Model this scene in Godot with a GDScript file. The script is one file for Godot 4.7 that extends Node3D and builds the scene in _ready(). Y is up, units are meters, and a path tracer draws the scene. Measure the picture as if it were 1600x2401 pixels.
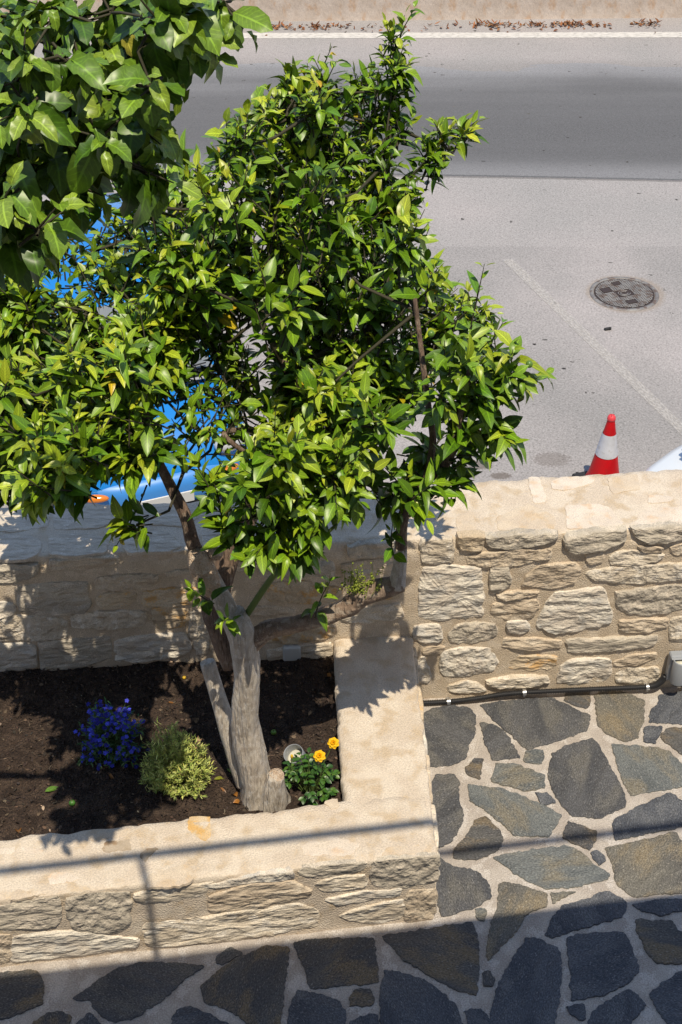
extends Node3D
# A stone planter with a citrus tree in front of a low stone wall, seen from a window above; a street and parked cars lie behind and 2 m lower.
# Patio floor at y = 0, street at y = -2. All colours below are linear base colours.

const PAVING := [
	[0.388, -4.808, 0.455, -4.854, 0.552, -4.868, 0.625, -4.85, 0.644, -4.808, 0.636, -4.679, 0.599, -4.611, 0.59, -4.543, 0.52, -4.487, 0.394, -4.476, 0.378, -4.691],
	[0.675, -4.874, 0.817, -4.899, 1.021, -4.923, 1.11, -4.862, 1.202, -4.802, 1.171, -4.703, 1.013, -4.633, 0.876, -4.582, 0.797, -4.691, 0.728, -4.779],
	[0.67, -4.755, 0.75, -4.732, 0.794, -4.656, 0.837, -4.534, 0.706, -4.517, 0.678, -4.645],
	[0.871, -4.571, 0.943, -4.577, 0.946, -4.532, 0.933, -4.491, 0.854, -4.51],
	[1.113, -4.96, 1.224, -4.964, 1.215, -4.899, 1.191, -4.854, 1.129, -4.874, 1.09, -4.902],
	[1.239, -4.941, 1.318, -4.972, 1.394, -4.954, 1.482, -4.899, 1.452, -4.773, 1.407, -4.656, 1.336, -4.633, 1.259, -4.691, 1.232, -4.738, 1.24, -4.856],
	[1.559, -4.935, 1.651, -4.96, 1.848, -4.972, 1.833, -4.738, 1.48, -4.755, 1.495, -4.82, 1.545, -4.88],
	[1.45, -4.726, 1.535, -4.728, 1.486, -4.622, 1.436, -4.633],
	[1.515, -4.662, 1.573, -4.724, 1.774, -4.703, 1.716, -4.498, 1.6, -4.552],
	[1.278, -4.616, 1.49, -4.594, 1.543, -4.56, 1.587, -4.482, 1.683, -4.422, 1.673, -4.368, 1.461, -4.336, 1.317, -4.304, 1.295, -4.4],
	[0.987, -4.554, 1.078, -4.611, 1.194, -4.656, 1.22, -4.599, 1.246, -4.487, 1.293, -4.309, 1.282, -4.241, 1.159, -4.169, 1.04, -4.184, 0.999, -4.241, 0.968, -4.325, 0.956, -4.433],
	[0.721, -4.496, 0.812, -4.493, 0.899, -4.443, 0.939, -4.427, 0.929, -4.341, 0.838, -4.333, 0.691, -4.387],
	[0.577, -4.465, 0.623, -4.523, 0.664, -4.523, 0.638, -4.4, 0.583, -4.433],
	[0.582, -4.368, 0.732, -4.341, 0.842, -4.288, 0.925, -4.231, 0.992, -4.189, 0.914, -4.068, 0.772, -4.073, 0.715, -4.148, 0.626, -4.236, 0.588, -4.272],
	[0.885, -4.318, 0.942, -4.312, 0.969, -4.262, 0.911, -4.254],
	[0.409, -4.357, 0.433, -4.422, 0.525, -4.433, 0.541, -4.368, 0.531, -4.272, 0.551, -4.184, 0.519, -4.098, 0.476, -4.038, 0.427, -3.999, 0.409, -4.199],
	[0.497, -3.999, 0.558, -4.078, 0.612, -4.169, 0.649, -4.179, 0.695, -4.108, 0.714, -4.048, 0.69, -3.999, 0.628, -3.96, 0.572, -3.94, 0.494, -3.95],
	[1.016, -4.153, 1.132, -4.093, 1.111, -4.028, 1.086, -3.994, 0.977, -4.063],
	[1.208, -4.148, 1.267, -4.194, 1.399, -4.262, 1.499, -4.32, 1.539, -4.272, 1.698, -4.251, 1.658, -4.138, 1.494, -4.118, 1.362, -4.088, 1.212, -4.043],
	[1.158, -4.003, 1.322, -4.043, 1.482, -4.092, 1.505, -4.008, 1.623, -3.969, 1.584, -3.779, 1.336, -3.761, 1.234, -3.742, 1.177, -3.816, 1.176, -3.911],
	[0.663, -3.954, 0.747, -3.974, 0.891, -4.003, 0.994, -4.013, 1.06, -3.974, 1.091, -3.916, 1.157, -3.863, 1.145, -3.835, 0.99, -3.798, 0.89, -3.789, 0.824, -3.816, 0.752, -3.863],
	[1.091, -3.974, 1.118, -3.993, 1.149, -3.94, 1.118, -3.911],
	[0.421, -3.959, 0.491, -3.902, 0.59, -3.878, 0.631, -3.807, 0.633, -3.742, 0.553, -3.688, 0.419, -3.647, 0.403, -3.779],
	[0.673, -3.807, 0.702, -3.826, 0.791, -3.798, 0.875, -3.761, 0.868, -3.701, 0.777, -3.656, 0.707, -3.555, 0.597, -3.434, 0.599, -3.503, 0.631, -3.625, 0.66, -3.697],
	[0.895, -3.765, 0.998, -3.77, 0.913, -3.729, 0.9, -3.71],
	[0.564, -3.683, 0.609, -3.679, 0.598, -3.628, 0.572, -3.634],
	[0.844, -3.555, 0.888, -3.643, 0.932, -3.697, 1.051, -3.738, 1.092, -3.761, 1.14, -3.775, 1.207, -3.715, 1.198, -3.679, 1.173, -3.643, 0.993, -3.585, 0.876, -3.546],
	[0.765, -3.541, 0.816, -3.537, 0.892, -3.494, 0.896, -3.46, 0.868, -3.261, 0.842, -3.189, 0.824, -3.104, 0.567, -3.104, 0.599, -3.237, 0.643, -3.343, 0.713, -3.468],
	[0.931, -3.537, 0.989, -3.559, 1.173, -3.572, 1.197, -3.468, 1.202, -3.384, 1.146, -3.326, 1.045, -3.277, 0.913, -3.249, 0.926, -3.384],
	[1.232, -3.634, 1.383, -3.621, 1.393, -3.572, 1.542, -3.503, 1.498, -3.434, 1.284, -3.418, 1.255, -3.46, 1.229, -3.572],
	[1.228, -3.706, 1.315, -3.724, 1.593, -3.747, 1.562, -3.67, 1.435, -3.679, 1.34, -3.652, 1.268, -3.67],
	[0.979, -3.189, 1.078, -3.261, 1.148, -3.298, 1.198, -3.253, 1.201, -3.229, 1.132, -3.149, 1.122, -3.088, 0.955, -3.088],
	[0.888, -3.225, 0.96, -3.233, 0.959, -3.17, 0.93, -3.166],
	[1.228, -3.281, 1.323, -3.351, 1.371, -3.38, 1.519, -3.392, 1.456, -3.088, 1.317, -3.088, 1.252, -3.197],
	[0.483, -3.205, 0.554, -3.213, 0.578, -3.158, 0.567, -3.104, 0.518, -3.104],
	[0.578, -3.376, 0.603, -3.38, 0.615, -3.343, 0.605, -3.318, 0.569, -3.318],
	[-0.194, -3.52, -0.088, -3.539, 0.132, -3.539, 0.14, -3.484, 0.153, -3.334, 0.037, -3.32, -0.122, -3.307, -0.148, -3.398, -0.174, -3.462],
	[0.036, -3.258, 0.055, -3.293, 0.116, -3.303, 0.127, -3.245, 0.108, -3.228, 0.036, -3.224],
	[-0.173, -3.296, -0.097, -3.279, -0.006, -3.245, 0.012, -3.198, 0.012, -3.111, -0.213, -3.111, -0.199, -3.224],
	[0.036, -3.157, 0.114, -3.191, 0.144, -3.184, 0.142, -3.111, 0.018, -3.111],
	[-0.501, -3.419, -0.509, -3.455, -0.456, -3.491, -0.411, -3.477, -0.404, -3.462, -0.482, -3.415],
	[-1.449, -3.369, -1.377, -3.376, -1.286, -3.383, -1.231, -3.387, -1.193, -3.327, -1.179, -3.238, -1.237, -3.211, -1.303, -3.177, -1.407, -3.157],
	[-1.064, -3.258, -1, -3.32, -0.911, -3.391, -0.828, -3.419, -0.705, -3.423, -0.562, -3.415, -0.555, -3.401, -0.636, -3.341, -0.691, -3.272, -0.801, -3.177, -0.894, -3.154, -0.96, -3.204, -0.991, -3.252],
	[-1.203, -3.149, -1.161, -3.184, -1.116, -3.204, -1.064, -3.177, -1.066, -3.111, -1.208, -3.111],
	[-1.034, -3.138, -0.994, -3.191, -0.968, -3.177, -0.926, -3.124, -0.92, -3.085, -1.038, -3.085],
	[-0.658, -3.177, -0.637, -3.218, -0.596, -3.224, -0.502, -3.177, -0.403, -3.124, -0.401, -3.085, -0.643, -3.085],
	[0.169, -3.553, 0.354, -3.584, 0.542, -3.62, 0.556, -3.563, 0.565, -3.501, 0.55, -3.341, 0.538, -3.273, 0.46, -3.299, 0.361, -3.361, 0.243, -3.451],
	[0.178, -3.391, 0.239, -3.381, 0.354, -3.332, 0.382, -3.302, 0.449, -3.237, 0.478, -3.149, 0.495, -3.077, 0.157, -3.077, 0.153, -3.283],
	[-0.561, -3.314, -0.486, -3.391, -0.417, -3.451, -0.366, -3.471, -0.306, -3.505, -0.211, -3.491, -0.221, -3.349, -0.233, -3.245, -0.237, -3.112, -0.302, -3.112, -0.444, -3.211, -0.541, -3.245],
]
const WALL_STONES := [
	[0.167, 1.025, 0.278, 1.021, 0.275, 0.939, 0.184, 0.947],
	[0.287, 1.015, 0.432, 1.021, 0.608, 1.019, 0.615, 0.978, 0.524, 0.956, 0.438, 0.944, 0.316, 0.956],
	[0.654, 0.993, 0.777, 1.01, 0.92, 1.027, 0.926, 0.961, 0.831, 0.917, 0.702, 0.902, 0.664, 0.915],
	[0.949, 1.02, 1.078, 1.024, 1.243, 1.026, 1.253, 0.96, 1.132, 0.95, 1.038, 0.939, 0.98, 0.98],
	[0.01, 1.001, 0.138, 0.999, 0.152, 0.882, 0.079, 0.875, 0.014, 0.885, 0.007, 0.952],
	[0.208, 0.902, 0.319, 0.923, 0.491, 0.93, 0.596, 0.919, 0.592, 0.869, 0.446, 0.837, 0.289, 0.837, 0.219, 0.856],
	[0.762, 0.876, 0.816, 0.895, 0.842, 0.86, 0.832, 0.832, 0.775, 0.83],
	[0.867, 0.87, 0.912, 0.895, 0.983, 0.888, 1.119, 0.862, 1.105, 0.834, 1.02, 0.81, 0.878, 0.813],
	[0.993, 0.919, 1.108, 0.907, 1.103, 0.881, 1.005, 0.894],
	[1.139, 0.905, 1.26, 0.915, 1.269, 0.858, 1.163, 0.859],
	[0.016, 0.84, 0.132, 0.85, 0.277, 0.825, 0.295, 0.674, 0.308, 0.532, 0.183, 0.528, 0.112, 0.52, 0.004, 0.539, 0.007, 0.703],
	[0.325, 0.822, 0.403, 0.834, 0.42, 0.725, 0.37, 0.681, 0.334, 0.689],
	[0.495, 0.772, 0.561, 0.825, 0.709, 0.839, 0.739, 0.798, 0.721, 0.719, 0.609, 0.685, 0.483, 0.71],
	[0.765, 0.762, 0.793, 0.789, 0.977, 0.801, 1.277, 0.807, 1.291, 0.72, 1.169, 0.698, 0.99, 0.697, 0.828, 0.712],
	[0.362, 0.664, 0.459, 0.676, 0.557, 0.67, 0.554, 0.647, 0.391, 0.633],
	[0.353, 0.606, 0.41, 0.621, 0.552, 0.618, 0.565, 0.576, 0.526, 0.506, 0.436, 0.5, 0.344, 0.536],
	[0.566, 0.456, 0.599, 0.597, 0.638, 0.654, 0.859, 0.676, 0.887, 0.592, 0.919, 0.506, 0.92, 0.458, 0.788, 0.417, 0.643, 0.408],
	[0.92, 0.649, 1.085, 0.657, 1.298, 0.673, 1.322, 0.518, 1.107, 0.495, 0.977, 0.515, 0.933, 0.577],
	[0.428, 0.488, 0.509, 0.495, 0.535, 0.445, 0.515, 0.416, 0.437, 0.427],
	[0.965, 0.467, 1.065, 0.467, 1.194, 0.459, 1.197, 0.404, 1.076, 0.387, 0.968, 0.406],
	[-0.008, 0.491, 0.104, 0.49, 0.117, 0.398, 0.063, 0.39, -0.009, 0.407],
	[0.156, 0.433, 0.194, 0.491, 0.366, 0.48, 0.379, 0.419, 0.345, 0.372, 0.228, 0.367, 0.164, 0.377],
	[0.417, 0.386, 0.564, 0.37, 0.698, 0.355, 0.694, 0.306, 0.56, 0.311, 0.417, 0.33],
	[0.721, 0.36, 0.942, 0.352, 1.162, 0.363, 1.149, 0.289, 0.951, 0.277, 0.785, 0.269, 0.733, 0.278],
	[0.03, 0.324, 0.056, 0.347, 0.138, 0.348, 0.13, 0.324, 0.058, 0.303],
	[0.13, 0.311, 0.211, 0.337, 0.358, 0.315, 0.401, 0.231, 0.368, 0.17, 0.248, 0.152, 0.146, 0.152, 0.121, 0.211],
	[0.447, 0.228, 0.509, 0.255, 0.681, 0.248, 0.679, 0.174, 0.572, 0.169, 0.46, 0.183],
	[0.71, 0.185, 0.762, 0.226, 0.94, 0.215, 0.965, 0.117, 0.939, 0.06, 0.826, 0.055, 0.702, 0.07],
	[0.965, 0.194, 1.031, 0.228, 1.169, 0.244, 1.17, 0.2, 1.057, 0.175, 0.973, 0.168],
	[0.992, 0.128, 1.051, 0.143, 1.193, 0.14, 1.205, 0.049, 1.103, 0.036, 0.996, 0.056],
	[0.348, 0.113, 0.454, 0.132, 0.641, 0.126, 0.663, 0.085, 0.525, 0.062, 0.375, 0.066],
	[-0.013, 0.245, 0.04, 0.292, 0.073, 0.151, 0.065, 0.113, -0.01, 0.131],
	[0.164, 0.08, 0.25, 0.113, 0.298, 0.097, 0.357, 0.041, 0.245, 0.042, 0.17, 0.047],
	[1.208, 0.428, 1.221, 0.464, 1.328, 0.481, 1.357, 0.295, 1.222, 0.328],
	[-1.951, 0.971, -1.859, 0.97, -1.779, 0.968, -1.696, 0.969, -1.707, 0.9, -1.779, 0.879, -1.874, 0.868, -1.966, 0.874],
	[-1.635, 0.986, -1.344, 0.985, -1.344, 0.953, -1.493, 0.929, -1.64, 0.921],
	[-1.804, 0.835, -1.64, 0.85, -1.496, 0.85, -1.497, 0.779, -1.491, 0.719, -1.521, 0.674, -1.694, 0.663, -1.812, 0.687],
	[-1.443, 0.872, -1.33, 0.878, -1.176, 0.873, -1.191, 0.811, -1.337, 0.799, -1.45, 0.81],
	[-1.455, 0.76, -1.396, 0.777, -1.283, 0.77, -1.286, 0.732, -1.327, 0.701, -1.43, 0.694, -1.453, 0.717],
	[-1.132, 0.875, -1.084, 0.889, -1.033, 0.89, -1.023, 0.852, -1.075, 0.838, -1.13, 0.854],
	[-1.247, 0.777, -1.161, 0.784, -0.99, 0.783, -0.995, 0.698, -1.162, 0.695, -1.252, 0.688],
	[-1.581, 0.656, -1.458, 0.67, -1.254, 0.662, -1.248, 0.618, -1.268, 0.571, -1.43, 0.568, -1.583, 0.582],
	[-1.215, 0.668, -1.137, 0.681, -1.068, 0.659, -1.081, 0.555, -1.211, 0.55],
	[-1.05, 0.632, -0.985, 0.645, -0.972, 0.54, -0.985, 0.37, -1.028, 0.363, -1.052, 0.509],
	[-1.93, 0.746, -1.854, 0.75, -1.829, 0.723, -1.841, 0.681, -1.942, 0.661],
	[-1.97, 0.645, -1.822, 0.662, -1.651, 0.652, -1.605, 0.614, -1.622, 0.519, -1.745, 0.517, -1.989, 0.524],
	[-1.994, 0.489, -1.8, 0.494, -1.77, 0.474, -1.78, 0.349, -1.875, 0.327, -2.018, 0.332],
	[-1.747, 0.5, -1.631, 0.501, -1.422, 0.515, -1.43, 0.371, -1.559, 0.334, -1.759, 0.31],
	[-1.406, 0.478, -1.28, 0.506, -1.084, 0.511, -1.056, 0.438, -1.073, 0.384, -1.293, 0.353, -1.411, 0.361],
	[-0.322, 0.993, -0.169, 0.994, -0.082, 0.998, -0.08, 0.942, -0.205, 0.93, -0.315, 0.926],
	[-0.934, 0.933, -0.766, 0.943, -0.755, 0.875, -0.93, 0.866],
	[-0.716, 0.921, -0.607, 0.934, -0.388, 0.902, -0.388, 0.825, -0.551, 0.825, -0.712, 0.834],
	[-0.351, 0.89, -0.204, 0.896, -0.072, 0.903, -0.077, 0.807, -0.24, 0.797, -0.344, 0.813],
	[-0.713, 0.796, -0.536, 0.795, -0.351, 0.745, -0.359, 0.666, -0.524, 0.666, -0.687, 0.686],
	[-0.763, 0.661, -0.644, 0.643, -0.569, 0.629, -0.586, 0.559, -0.758, 0.59],
	[-0.314, 0.762, -0.165, 0.763, -0.075, 0.748, -0.088, 0.67, -0.299, 0.662],
	[-0.374, 0.617, -0.2, 0.616, -0.087, 0.64, -0.07, 0.548, -0.237, 0.527, -0.359, 0.535],
	[-0.723, 0.527, -0.541, 0.536, -0.389, 0.506, -0.397, 0.444, -0.619, 0.417, -0.718, 0.433],
	[-0.705, 0.38, -0.651, 0.387, -0.405, 0.413, -0.398, 0.329, -0.529, 0.316, -0.699, 0.316],
]
const PLANTER_STONES := [
	[-1.813, 0.385, -1.726, 0.389, -1.607, 0.402, -1.506, 0.418, -1.498, 0.359, -1.514, 0.254, -1.553, 0.227, -1.628, 0.245, -1.745, 0.256, -1.834, 0.253],
	[-1.467, 0.397, -1.349, 0.405, -1.226, 0.388, -1.246, 0.196, -1.29, 0.154, -1.397, 0.173, -1.46, 0.2, -1.473, 0.296],
	[-1.203, 0.384, -1.077, 0.387, -0.957, 0.395, -0.897, 0.404, -0.943, 0.33, -1.082, 0.32, -1.173, 0.316, -1.205, 0.351],
	[-1.695, 0.188, -1.574, 0.2, -1.421, 0.173, -1.341, 0.133, -1.221, 0.101, -1.226, 0.05, -1.351, 0.032, -1.534, 0.035, -1.729, 0.031, -1.737, 0.104],
	[-1.842, 0.204, -1.717, 0.202, -1.718, 0.111, -1.754, 0.03, -1.868, 0.036],
	[-1.187, 0.181, -1.117, 0.188, -0.909, 0.181, -0.805, 0.197, -0.674, 0.204, -0.562, 0.21, -0.482, 0.14, -0.49, 0.04, -0.667, 0.025, -0.856, 0.013, -0.955, 0.021, -1.166, 0.029, -1.188, 0.064],
	[-0.914, 0.315, -0.748, 0.364, -0.596, 0.358, -0.512, 0.285, -0.525, 0.238, -0.643, 0.209, -0.809, 0.208, -0.92, 0.213],
	[-0.97, 0.383, -0.794, 0.406, -0.722, 0.417, -0.589, 0.428, -0.581, 0.374, -0.657, 0.368, -0.747, 0.386, -0.796, 0.37, -0.899, 0.363],
	[-0.549, 0.426, -0.461, 0.431, -0.291, 0.421, -0.296, 0.384, -0.45, 0.362, -0.486, 0.363, -0.547, 0.388],
	[-0.493, 0.311, -0.45, 0.343, -0.29, 0.345, -0.289, 0.276, -0.45, 0.269],
	[-0.262, 0.33, -0.254, 0.425, -0.137, 0.42, 0.002, 0.421, 0.006, 0.256, -0.126, 0.239, -0.252, 0.275],
	[-0.451, 0.215, -0.351, 0.228, -0.195, 0.23, -0.145, 0.232, -0.15, 0.183, -0.25, 0.19, -0.351, 0.178, -0.401, 0.171],
	[-0.395, 0.094, -0.319, 0.132, -0.13, 0.159, -0.127, 0.047, -0.222, 0.023, -0.312, 0.049],
	[-0.109, 0.206, 0.001, 0.202, 0.004, 0.054, -0.01, 0.005, -0.113, 0.013, -0.123, 0.138],
]
const WALL_CAPS := [
	[0.556, -0.435, 0.614, -0.431, 0.611, -0.364, 0.618, -0.253, 0.605, -0.232, 0.546, -0.225, 0.553, -0.338],
	[0.689, -0.205, 0.822, -0.206, 0.888, -0.184, 0.932, -0.048, 0.915, -0.028, 0.663, -0.029],
	[1.02, -0.126, 1.076, -0.157, 1.289, -0.157, 1.258, -0.039, 0.969, -0.038],
	[0.181, -0.162, 0.264, -0.191, 0.26, -0.045, 0.173, -0.04],
	[0.36, -0.135, 0.525, -0.231, 0.631, -0.131, 0.612, -0.035, 0.354, -0.039],
	[1.087, -0.257, 1.203, -0.235, 1.187, -0.193, 1.072, -0.193],
	[0.661, -0.39, 0.713, -0.424, 0.873, -0.409, 0.854, -0.362, 0.718, -0.312, 0.65, -0.331],
	[0.926, -0.402, 1.077, -0.422, 1.067, -0.303, 0.924, -0.269],
	[-1.937, -0.161, -1.749, -0.164, -1.679, -0.094, -1.681, -0.015, -1.742, 0.025, -1.914, 0.018],
	[-1.66, -0.123, -1.59, -0.148, -1.496, -0.152, -1.406, -0.115, -1.383, -0.044, -1.387, -0.005, -1.546, 0.019, -1.643, -0.008],
	[-1.664, -0.339, -1.512, -0.366, -1.382, -0.346, -1.312, -0.242, -1.435, -0.178, -1.637, -0.176],
	[-1.962, -0.359, -1.769, -0.357, -1.67, -0.329, -1.658, -0.203, -1.813, -0.173, -1.941, -0.192],
	[-1.335, -0.09, -1.245, -0.165, -1.117, -0.126, -1.058, -0.022, -1.113, 0.009, -1.299, 0.006],
	[-1.277, -0.313, -1.09, -0.321, -0.991, -0.22, -1.054, -0.162, -1.246, -0.196],
	[-0.978, -0.116, -0.832, -0.127, -0.77, -0.022, -0.864, 0.011, -0.964, -0.005],
]
const PLANTER_CAPS := [
	[-1.536, -0.097, -1.465, -0.102, -1.405, -0.058, -1.535, -0.038],
	[-1.323, -0.228, -1.219, -0.23, -1.208, -0.174, -1.322, -0.174],
	[-1.187, -0.149, -1.153, -0.179, -1.105, -0.172, -1.161, -0.1],
	[-0.976, -0.312, -0.89, -0.305, -0.889, -0.21, -0.915, -0.174, -0.986, -0.246],
	[-1.144, -0.045, -0.999, -0.079, -0.955, -0.006, -1.004, 0.024, -1.158, 0.019],
	[-1.69, 0.01, -1.658, -0.039, -1.539, 0.001, -1.661, 0.011],
	[-1.794, -0.251, -1.662, -0.249, -1.552, -0.219, -1.61, -0.166, -1.789, -0.175],
	[-1.396, -0.276, -1.31, -0.281, -1.212, -0.284, -1.225, -0.246, -1.371, -0.242],
	[-0.227, -0.015, -0.19, -0.056, -0.055, -0.046, -0.105, -0.007],
	[-0.623, -0.206, -0.506, -0.195, -0.527, -0.174],
	[-0.416, -0.324, -0.357, -0.333, -0.356, -0.292, -0.397, -0.273],
	[-0.541, -0.275, -0.429, -0.269, -0.421, -0.228, -0.509, -0.223],
	[-0.543, -0.141, -0.395, -0.137, -0.291, -0.085, -0.348, -0.031, -0.528, -0.055],
]
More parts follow.
